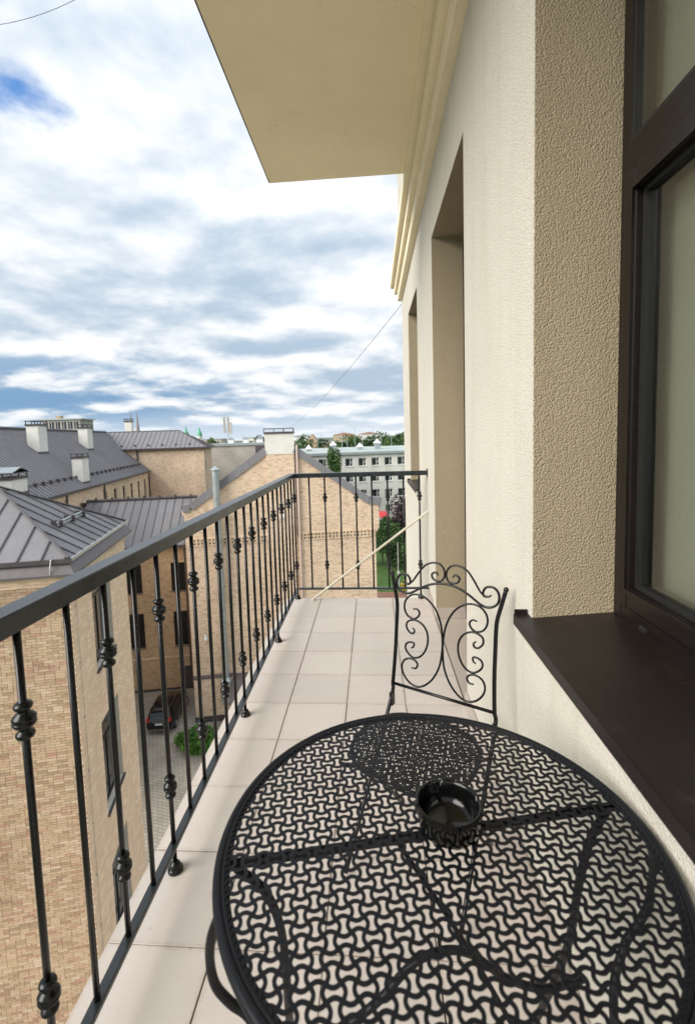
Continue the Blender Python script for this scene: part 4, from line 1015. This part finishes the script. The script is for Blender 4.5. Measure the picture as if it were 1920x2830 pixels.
# antenna mast
am = tag(empty('antenna_mast', (-26.0, 86.0, zl(0) + G + .0)), 'grey antenna mast with pale vertical panels on a far roof', 'antenna')
am.location = (-26.0, 86.0, G)
MB().tube([(0, 0, zl(.5)), (0, 0, zl(5.2))], .10, 8).build('mast_pole', 'zinc', am)
MB().box(-4, 4, -2, 4, 0, zl(.5)).build('rooftop_base', 'plaster', am)
for dx in (-.55, .15, .60): MB().box(dx - .17, dx + .17, -.35, -.12, zl(2.6) - .3 * (dx > .5), zl(5.5) - 1.0 * (dx > .5)).build('antenna_panel', 'plaster', am)
for z_ in (2.9, 4.9): MB().box(-.9, .9, -.12, -.04, zl(z_), zl(z_) + .08).build('bracket', 'zinc', am)

# ---- white panel block on the right
WB = frame('white_panel_block', (5.28, 100), 12, 'long off-white four storey panel block with rows of casement windows')
ops = []
for r_ in range(4):
    for k_ in range(13):
        u_ = -22.0 + 2.735 * k_; z1 = zl(-3.20 - 3.28 * r_); ops.append((u_, u_ + 1.6, z1 - 1.65, z1))
wall_v(-34, 14.5, 0, .4, 0, zl(-2.45), ops).build('wall', 'panel', WB)
MB().box(-34, 14.5, .402, 12, 0, zl(-2.45)).build('wall_core', 'room', WB)
MB().box(-34.4, 14.9, -.5, 12.4, zl(-2.448), zl(-1.95)).build('fascia', 'zinc', WB)
MB().slab([(-34.4, -.5, zl(-1.945)), (14.9, -.5, zl(-1.945)), (14.9, 12.4, zl(-1.2)), (-34.4, 12.4, zl(-1.2))], (0, 0, 1), .02).build('roof', 'flatroof', WB)
for n_, (a_, b_, z0, z1) in enumerate(ops):
    t = .09; f_ = MB(); d_ = .16
    f_.box(a_, a_ + t, d_, d_ + .1, z0, z1); f_.box(b_ - t, b_, d_, d_ + .1, z0, z1); f_.box(a_ + t, b_ - t, d_, d_ + .1, z0, z0 + t); f_.box(a_ + t, b_ - t, d_, d_ + .1, z1 - t, z1)
    f_.box(a_ + 1.0, a_ + 1.1, d_, d_ + .1, z0 + t, z1 - t); f_.box(a_ + 1.1, b_ - t, d_, d_ + .1, z0 + .75, z0 + .85)
    o = f_.build('window', 'whitepaint', WB)
    MB().box(a_ + .08, b_ - .08, d_ + .03, d_ + .06, z0 + .08, z1 - .08).build('pane', 'farglass', o)
    MB().box(a_ - .08, b_ + .08, -.12, d_, z0 - .10, z0 - .005).build('sill', 'whitepaint', o)
for (u_, h_) in ((-12.8, 1.3), (-3.2, 1.5), (-18, .5), (-7.0, .6)):
    o = MB().box(u_ - .55, u_ + .55, 4.5, 5.6, zl(-1.7), zl(-1.55 + h_ * .8)).build('roof_vent', 'zinc', WB)
    m_ = MB(); z_ = zl(-1.548 + h_ * .8); m_.add([(u_ - .75, 4.3, z_), (u_ + .75, 4.3, z_), (u_ + .75, 5.8, z_), (u_ - .75, 5.8, z_), (u_, 5.05, z_ + .95)], [(0, 3, 2, 1), (0, 1, 4), (1, 2, 4), (2, 3, 4), (3, 0, 4)]); m_.build('vent_cap', 'whitepaint', o)

# ================================================================== TREES AND PLANTS
def leaves(mb, c, rad, n, size, lumps=10, seed=0, dens=0.55):
    rg = np.random.default_rng(seed); c = np.array(c); rad = np.array(rad)
    cents = []
    for _ in range(lumps):
        d = rg.normal(size=3); d /= np.linalg.norm(d); cents.append((c + d * rad * rg.uniform(.25, .72), rg.uniform(.34, .58), rg.uniform(-.22, .22)))
    vs = []; fs = []; sh = []
    for i in range(n):
        cc, sc_, tone = cents[rg.integers(len(cents))]
        d = rg.normal(size=3); d /= np.linalg.norm(d)
        p = cc + d * rad * sc_ * rg.uniform(dens, 1.0) ** .6
        a = rg.normal(size=3); a /= np.linalg.norm(a); b = np.cross(a, rg.normal(size=3)); b /= np.linalg.norm(b) + 1e-9
        s = size * rg.uniform(.6, 1.3); o = len(vs)
        vs += [tuple(p - a * s), tuple(p + b * s * .45), tuple(p + a * s), tuple(p - b * s * .45)]
        fs.append((o, o + 1, o + 2, o + 3)); sh.append(float(np.clip(.45 + tone + rg.normal() * .17, 0, 1)))
    for v_, f_, s_ in [(vs, fs, sh)]:
        o = len(mb.v); mb.v += v_; mb.f += [tuple(i + o for i in f) for f in f_]; mb.sh += s_
def tree(loc, h, rad, trunk_h, n, size, mat, label, group, seed, name='broadleaf_tree', lumps=11):
    t = empty(name, loc); tag(t, label, 'tree', group); r_ = max(.08, h * .014)
    tk = MB(); rg = random.Random(seed)
    tk.tube(spline([(0, 0, -.05), (rg.uniform(-.1, .1), 0, trunk_h * .6), (rg.uniform(-.3, .3), rg.uniform(-.2, .2), trunk_h + (h - trunk_h) * .55)], 4), [r_ * (1 - .06 * i) for i in range(9)], 7)
    for i in range(6):
        a = rg.uniform(0, 6.28); z0 = trunk_h * rg.uniform(.75, 1.1); e_ = (math.cos(a) * rad[0] * .6, math.sin(a) * rad[1] * .6, min(h * .9, z0 + rad[2] * rg.uniform(.4, 1.1)))
        tk.tube(spline([(0, 0, z0), (e_[0] * .4, e_[1] * .4, z0 + (e_[2] - z0) * .5), e_], 3), [r_ * .5 * (1 - .12 * k) for k in range(7)], 5)
    tk.build('trunk', 'bark', t)
    cr = MB(); leaves(cr, (0, 0, h - rad[2]), rad, n, size, lumps, seed); cr.build('crown', mat, t)
    return t
# the gap beside our facade
tree((1.2, 73, G), 8.2, (2.3, 2.3, 3.7), 1.2, 2600, .24, 'leaf', 'green leafy tree on the lawn in the gap beside the gable', None, 11)
tree((4.0, 76, G), 10.2, (2.7, 2.6, 4.4), 1.6, 2800, .24, 'leaf_p', 'purple brown leaved tree growing beside the green lawn tree', None, 12)
tree((7.6, 78, G), 9.6, (2.8, 2.6, 4.2), 1.6, 2000, .26, 'leaf_p', 'dark plum tree further along the lawn, partly behind our facade', None, 13)
tree((2.6, 70.5, G), 5.2, (2.3, 1.7, 2.4), .4, 2000, .20, 'leaf_d', 'dark low shrubby tree at the lawn edge under taller trees', None, 14)
tree((-1.6, 72.0, G), 5.0, (2.4, 1.7, 2.3), .4, 1500, .20, 'leaf_d', 'dark low shrubby tree half hidden by the gable corner', None, 24)
tree((6.3, 71.0, G), 4.6, (2.3, 1.7, 2.1), .4, 1500, .20, 'leaf_d', 'dark low shrubby tree near the plum tree', None, 25)
tree((-7.6, 88, G), 18.5, (2.2, 2.2, 5.5), 6, 2600, .30, 'leaf', 'tall slender green tree rising before the white panel block', None, 15)
bt_ = empty('birch_sapling', (3.15, 65.5, G)); tag(bt_, 'thin pale birch trunk standing on the lawn', 'tree')
tk = MB(); tk.tube([(0, 0, -.05), (.05, 0, 3), (0, 0, 6.5)], [.07, .06, .04], 7); tk.build('trunk', 'panel', bt_)
cr = MB(); leaves(cr, (0, 0, 6.6), (1.1, 1.1, 1.7), 700, .16, 7, 77); cr.build('crown', 'leaf', bt_)
# courtyard shrub bed
bsh = MB(); leaves(bsh, (0, 0, .62), (1.75, 1.25, .80), 2600, .15, 16, 3)
bo_ = bsh.build('shrub', 'leaf_b'); bo_.location = (-11.6, 29.0, G); tag(bo_, 'bright green round shrub on the paved courtyard beside the car', 'shrub')
# horizon trees, each one a tree
gid = 100
def at(xy, d): return (xy * d, d, G)
for (xy, d, h, rx, m_, lb) in ((-.150, 170, 20.6, 5.5, 'leaf', 'tall green tree between the capped chimney and the tan gabled house'), (-.134, 160, 18.0, 5.0, 'leaf_d', 'darker green tree at the foot of the tan gabled house'),
        (-.235, 210, 21.5, 5.5, 'leaf_d', 'dark round tree between antenna mast and capped chimney'), (-.262, 190, 19.2, 4.5, 'leaf', 'small green tree near the antenna mast'), (-.300, 230, 19.4, 4.5, 'leaf', 'pale green tree just behind the antenna mast'),
        (-.095, 190, 17.0, 6.0, 'leaf_d', 'dark green tree under the white sports frame'), (-.078, 200, 18.6, 5.5, 'leaf', 'green tree behind the white sports frame'), (-.060, 215, 18.0, 6.0, 'leaf_d', 'dark tree between the two sports frames'),
        (-.040, 260, 21.5, 7.5, 'leaf', 'large green tree below the red roof'), (-.014, 150, 14.4, 3.5, 'leaf_d', 'low dark tree just above the white block roof'), (-.018, 280, 21.0, 8.0, 'leaf', 'broad green tree behind the far sports frame'),
        (.006, 270, 22.0, 8.0, 'leaf_d', 'dark green tree crowned by the far rooftops'), (.022, 230, 20.6, 7.0, 'leaf', 'tall green tree second from our facade edge on the horizon'), (.040, 220, 21.0, 7.5, 'leaf_d', 'full dark tree nearest the facade edge'), (.058, 210, 20.6, 7.5, 'leaf', 'bright tree cut by the facade edge'), (.075, 205, 19.5, 7.0, 'leaf_d', 'dark tree hidden mostly by our facade'),
        (-.41, 300, 20.3, 6, 'leaf', 'small tree below the green church domes'), (-.335, 310, 21.6, 6, 'leaf', 'distant tree between the green domes and the antenna mast')):
    gid += 1
    tree(at(xy, d), h + 1.2, (rx, rx, h * .40), h * .25, 1500, .8 if d > 180 else .6, m_, lb, 'trees on the horizon', gid)
# dark far woods along the horizon
fw = MB(); rg = np.random.default_rng(5)
for i in range(150):
    y_ = rg.uniform(330, 900); x_ = y_ * rg.uniform(-1.0, .5); h_ = rg.uniform(10, 17.5)
    leaves(fw, (x_, y_, G + h_ * .5), (h_ * .9, h_ * .9, h_ * .55), 90, 1.8, 5, 500 + i)
fo_ = fw.build('distant_woods', 'leaf_d'); tag(fo_, 'distant woods along the horizon', 'woods', kind='stuff')

# ================================================================== FAR CITY
def house(name, loc, deg, w_, d_, h_, roof_h, wm, rm, label, wins=0, cat='building'):
    o = empty(name, loc, math.radians(deg)); tag(o, label, cat)
    MB().box(-w_ / 2, w_ / 2, 0, d_, 0, h_).build('wall', wm, o)
    if roof_h > 0: MB().prism([(-w_ / 2 - .4, h_ + .01), (w_ / 2 + .4, h_ + .01), (0, h_ + roof_h)], -.4, d_ + .4, 'y').build('roof', rm, o)
    else: MB().box(-w_ / 2 - .3, w_ / 2 + .3, -.3, d_ + .3, h_ + .01, h_ + .5).build('roof', rm, o)
    for i in range(wins):
        x = -w_ / 2 + w_ * (i + .5) / wins; q = MB().box(x - .6, x + .6, -.08, -.002, h_ - 3.0, h_ - 1.0).build('window', 'farglass', o)
        MB().box(x - .7, x + .7, -.2, -.081, h_ - 3.2, h_ - 3.05).build('sill', 'whitepaint', q)
    return o
at_ = house('attic_block', (-118, 176, G), 6, 17, 12, 24.5, 0, 'panel', 'zinc', 'far grey block whose glazed attic storey rises over the seamed roof')
at_.children[0].name
MB().box(-7.0, 7.5, -.6, 10, 25.02, 29.4).build('attic_storey', 'plaster', at_)
for i in range(6):
    x = -6.2 + 2.3 * i; q = MB().box(x, x + 1.5, -.72, -.602, 26.0, 28.6).build('window', 'farglass', at_); MB().box(x + .7, x + .82, -.78, -.721, 26.0, 28.6).build('mullion', 'whitepaint', q)
MB().box(-8.0, 8.4, -1.2, 10.5, 29.41, 29.9).build('attic_roof', 'zinc', at_)
MB().box(-1.2, .6, -1.0, 1.0, 29.91, 30.9).build('attic_chimney', 'houseb', at_)
house('low_attic_block', (-142, 180, G), 6, 15, 12, 25.0, 0, 'zinc', 'zinc', 'far pale metal clad block adjoining the glazed attic block')
house('far_flat_block', (-106, 190, G), 6, 14, 12, 23.0, 0, 'plaster', 'flatroof', 'far low grey flat block between glazed attic and twin spires')
# twin-spired church
ts = empty('twin_spired_church', (-405, 800, G)); tag(ts, 'distant brick church with two slim pointed spires', 'church')
for sx in (-5.6, 5.6):
    MB().box(sx - 4, sx + 4, -4, 4, 0, 36).build('tower', 'spire', ts)
    sp_ = MB(); sp_.lathe([(4.6, 0), (3.2, 7), (2.0, 18), (.9, 30), (.12, 40)], (sx, 0, 36.01), 8); sp_.build('spire', 'spire', ts)
MB().box(-11, 11, 4.01, 50, 0, 30).build('nave', 'spire', ts)
for (x_, y_, s_, lb) in ((-196, 498, 1.0, 'far green copper dome with a lantern, the larger of two'), (-181.5, 498, .85, 'far green copper dome with a lantern, the smaller of two')):
    o = empty('domed_turret', (x_, y_, G)); tag(o, lb, 'dome')
    MB().lathe([(3.2 * s_, 0), (3.2 * s_, 25)], (0, 0, 0), 10).build('turret', 'panel', o)
    MB().lathe([(3.4 * s_, 0), (3.3 * s_, 1.5), (2.4 * s_, 4), (1.0 * s_, 6), (.9 * s_, 8), (.15, 10.5 * s_)], (0, 0, 25.01), 12).build('dome', 'green', o)
h_ = house('tan_gabled_house', (-30.5, 245, G), 4, 6.2, 14, 17.0, 4.4, 'houseb', 'redroof', 'far tan brick house with steep gable and paired arched windows')
for x in (-.7, .15): MB().box(x, x + .55, -.48, -.402, 17.2, 18.9).build('window', 'farglass', h_)
MB().prism([(-3.1, 17.0), (3.1, 17.0), (0, 21.6)], -.45, -.401, 'y').build('gable_face', 'houseb', h_)
house('long_tan_house', (-22.5, 252, G), 4, 9, 10, 17.2, 1.2, 'houseb', 'zinc', 'far tan brick range joined to the gabled house')
house('red_roofed_block', (-32, 560, G), 0, 26, 14, 21.5, 2.6, 'houseb', 'redroof', 'far long building with red tiled roof above the trees')
house('pale_roofed_block', (-3.0, 520, G), 0, 24, 14, 21.5, 2.2, 'panel', 'redroof', 'far pale building with a low tower roof above the trees')
house('low_grey_shed', (-9, 165, G), 8, 20, 8, 13.5, 1.2, 'plaster', 'zinc', 'low grey shed roof between the trees behind the white block')
house('white_low_house', (-13, 150, G), 8, 8, 8, 13.6, 0, 'whitepaint', 'zinc', 'small white flat roofed house just over the white block roof')
house('pale_mansard_block', (-76, 330, G), 0, 26, 14, 20.6, 0, 'panel', 'zinc', 'far pale roofs between mast and capped chimney')
house('grey_far_terrace', (-128, 340, G), 0, 40, 14, 20.4, 0, 'plaster', 'zinc', 'far grey terrace below the green domes')
house('white_far_terrace', (-52, 350, G), 0, 16, 14, 20.5, 1.2, 'whitepaint', 'zinc', 'far white gabled house beside the tan gabled one')
for (x0, x1, z_, y_, lb) in ((-19.5, -8.8, 1.0, 172, 'white metal sports frame over the trees, longer one'), (-3.4, 3.3, 1.55, 172, 'white metal sports frame over the trees, squarer one')):
    o = empty('sports_frame', (x0, y_, G)); tag(o, lb, 'frame')
    for x in (0, x1 - x0): MB().tube([(x, 0, 0), (x, 0, zl(z_))], .10, 6).build('upright', 'zinc', o)
    MB().tube([(0, 0, zl(z_)), (x1 - x0, 0, zl(z_))], .10, 6).build('top_bar', 'zinc', o)
    MB().tube([(0, 0, zl(z_ - 1.6)), (x1 - x0, 0, zl(z_ - 1.6))], .07, 6).build('cross_bar', 'zinc', o)
for (xy, d, zt, lb) in ((-.105, 300, 10, 'thin far chimney stack near the tan house'), (-.062, 200, 4.6, 'thin lattice pole between the sports frames'), (-.035, 220, 5.0, 'thin pole above the red roof'), (.003, 330, 7.5, 'dark pointed turret above the pale roofs'), (.040, 190, 1.2, 'pale lamp mast before the horizon trees next to our facade'), (-.272, 180, 7.0, 'thin aerial pole close beside the antenna mast')):
    m_ = MB(); m_.tube([(0, 0, 0), (0, 0, zl(zt) * .6), (0, 0, zl(zt))], [.22, .18, .08], 6); o = m_.build('far_pole', 'zinc'); o.location = (xy * d, d, G); tag(o, lb, 'pole')

# playground bits and red canopy in the gap
pr_ = empty('red_parasol', (2.05, 92, G)); tag(pr_, 'coral red tilted parasol by the white block', 'parasol')
MB().tube([(0, 0, 0), (0, 0, 5.2)], .06, 8).build('pole', 'whitepaint', pr_)
m_ = MB(); m_.lathe([(2.0, 4.1), (1.95, 4.15), (1.0, 4.9), (.03, 5.4)], n=10); m_.v = [tuple(Matrix.Rotation(.55, 3, 'Y') @ (Vector(v_) - Vector((0, 0, 4.8))) + Vector((0, 0, 4.8))) for v_ in m_.v]; m_.build('canopy', 'redcloth', pr_)
for (x_, y_, hh, mt_, lb) in ((3.05, 62, 1.7, 'plate', 'pale play post beside the terracotta path'), (3.75, 60.5, 1.1, 'yellow', 'yellow play post beside the terracotta path'), (3.35, 60.0, .8, 'yellow', 'short yellow play post at the path edge')):
    o = empty('play_post', (x_, y_, G)); tag(o, lb, 'post', 'play posts'); MB().lathe([(.13, 0), (.13, hh), (.10, hh + .03)], n=12).build('shaft', mt_, o); MB().lathe([(.05, 0), (.17, .08), (.19, .2), (.10, .34), (.02, .38)], (0, 0, hh + .031), 12).build('knob', mt_, o)

# overhead wires
def wire(a, b, sag, label, r=.012):
    a, b = Vector(a), Vector(b); pts = [a.lerp(b, t / 20) - Vector((0, 0, sag * 4 * (t / 20) * (1 - t / 20))) for t in range(21)]
    m_ = MB(); m_.tube(pts, r, 5); tag(m_.build('overhead_wire', 'flash'), label, 'wire')
wire((XW - .002, 6.72, 3.12), (-7.4, 34.2, G + zl(2.05)), .75, 'thin dark wire running from the facade corner to the capped chimney', .0035)
wire((-7.2, 8.5, 8.70), (-3.0, 9.0, 10.6), .55, 'thin wire crossing the open sky above the courtyard', .0045)

# ================================================================== CAR
car = empty('parked_car', (-14.95, 30.15, G), math.radians(7)); tag(car, 'black estate car parked with its tail to the courtyard shrub', 'car')
# body stations along y (0 = tail): (y, half width, sill z, belt z, roof z, roof half width)
ST = [(0.00, .74, .48, .92, .98, .66), (.06, .84, .36, .98, 1.10, .70), (.22, .90, .30, 1.00, 1.42, .64), (.55, .92, .26, 1.00, 1.60, .62), (1.2, .93, .24, .99, 1.67, .62), (2.0, .93, .24, .98, 1.66, .62), (2.6, .93, .24, .97, 1.58, .60), (3.05, .92, .25, .98, 1.22, .66), (3.35, .91, .26, .96, 1.02, .74), (4.0, .88, .28, .88, .93, .72), (4.4, .80, .32, .74, .80, .62), (4.55, .66, .38, .62, .66, .50)]
vs = []; fs = []
for (y, hw, zs, zb, zr, rw) in ST:
    ring_ = [(-hw * .90, zs), (-hw, zs + .14), (-hw * 1.0, (zs + zb) / 2 + .05), (-hw * .975, zb), (-(hw * .4 + rw * .6), zb + (zr - zb) * .55), (-rw, zr - .035), (-rw * .75, zr), (0, zr + .015)]
    ring_ = ring_ + [(-x, z) for x, z in ring_[-2::-1]]
    vs += [(x, y, z) for x, z in ring_]
k = 15
for i in range(len(ST) - 1):
    for j_ in range(k - 1): fs.append((i * k + j_, i * k + j_ + 1, (i + 1) * k + j_ + 1, (i + 1) * k + j_))
    fs.append((i * k + k - 1, i * k, (i + 1) * k, (i + 1) * k + k - 1))
fs += [tuple(range(k)), tuple(range((len(ST) - 1) * k, len(ST) * k))[::-1]]
body = MB().add(vs, fs).build('body', 'car', car, auto=38)
# rear window, side windows, lights, bumper, plate, wheels
m_ = MB(); m_.slab([(-.60, .055, 1.06), (.60, .055, 1.06), (.55, .225, 1.43), (-.55, .225, 1.43)], (0, -1, .35), .02); m_.v = [(x, y - .012, z + .006) for x, y, z in m_.v]; m_.build('rear_window', 'carglass', car)
for s_ in (-1, 1):
    m_ = MB(); m_.slab([(s_ * .885, .55, 1.05), (s_ * .885, 2.75, 1.05), (s_ * .70, 2.45, 1.52), (s_ * .69, .70, 1.55)], (s_, 0, .4), .02); m_.v = [(x + s_ * .022, y, z + .006) for x, y, z in m_.v]; m_.build('side_window', 'carglass', car)
    m_ = MB(); m_.slab([(s_ * .62, .0, .93), (s_ * .83, .05, .93), (s_ * .80, .12, 1.20), (s_ * .68, .10, 1.20)], (0, -1, 0), .05); m_.v = [(x + s_ * .01, y - .025, z) for x, y, z in m_.v]; m_.build('tail_light', 'redlamp', car)
    m_ = MB(); m_.tube([(s_ * .60, .60, 1.64), (s_ * .60, 2.4, 1.71)], .018, 6); m_.build('roof_bar', 'chrome', car)
    m_ = MB(); m_.box(s_ * .93 - .10 * (s_ < 0), s_ * .93 + .10 * (s_ > 0), 2.72, 2.86, .98, 1.12); m_.build('wing_mirror', 'car', car)
    for y in (.85, 3.62):
        wv = MB(); wv.lathe([(.20, -.11), (.32, -.11), (.335, -.06), (.335, .06), (.32, .11), (.20, .11)], n=22); wv.v = [(z + s_ * .84, x + y, y2 + .335) for x, y2, z in wv.v]
        wo = wv.build('wheel', 'tyre', car, auto=40)
        rv = MB(); rv.lathe([(.19, -.012), (.205, 0), (.19, .012)], n=18); rv.v = [(z + s_ * .945, x + y, y2 + .335) for x, y2, z in rv.v]; rv.build('rim', 'chrome', wo)
m_ = MB(); m_.box(-.72, .72, -.07, .03, .40, .56); m_.build('bumper', 'car', car)
m_ = MB(); m_.box(-.70, .70, -.075, -.0705, .40, .435); m_.build('bumper_trim', 'chrome', car)
m_ = MB(); m_.box(-.40, .40, -.025, -.004, .92, .945); m_.build('handle_strip', 'chrome', car)
po = MB().box(-.26, .26, -.03, -.004, .72, .83).build('number_plate', 'plate', car); MB().box(-.26, -.225, -.032, -.0302, .722, .828).build('country_band', 'blue', po)
m_ = MB(); m_.box(-.50, .50, .24, .42, 1.52, 1.55); m_.build('roof_spoiler', 'car', car)
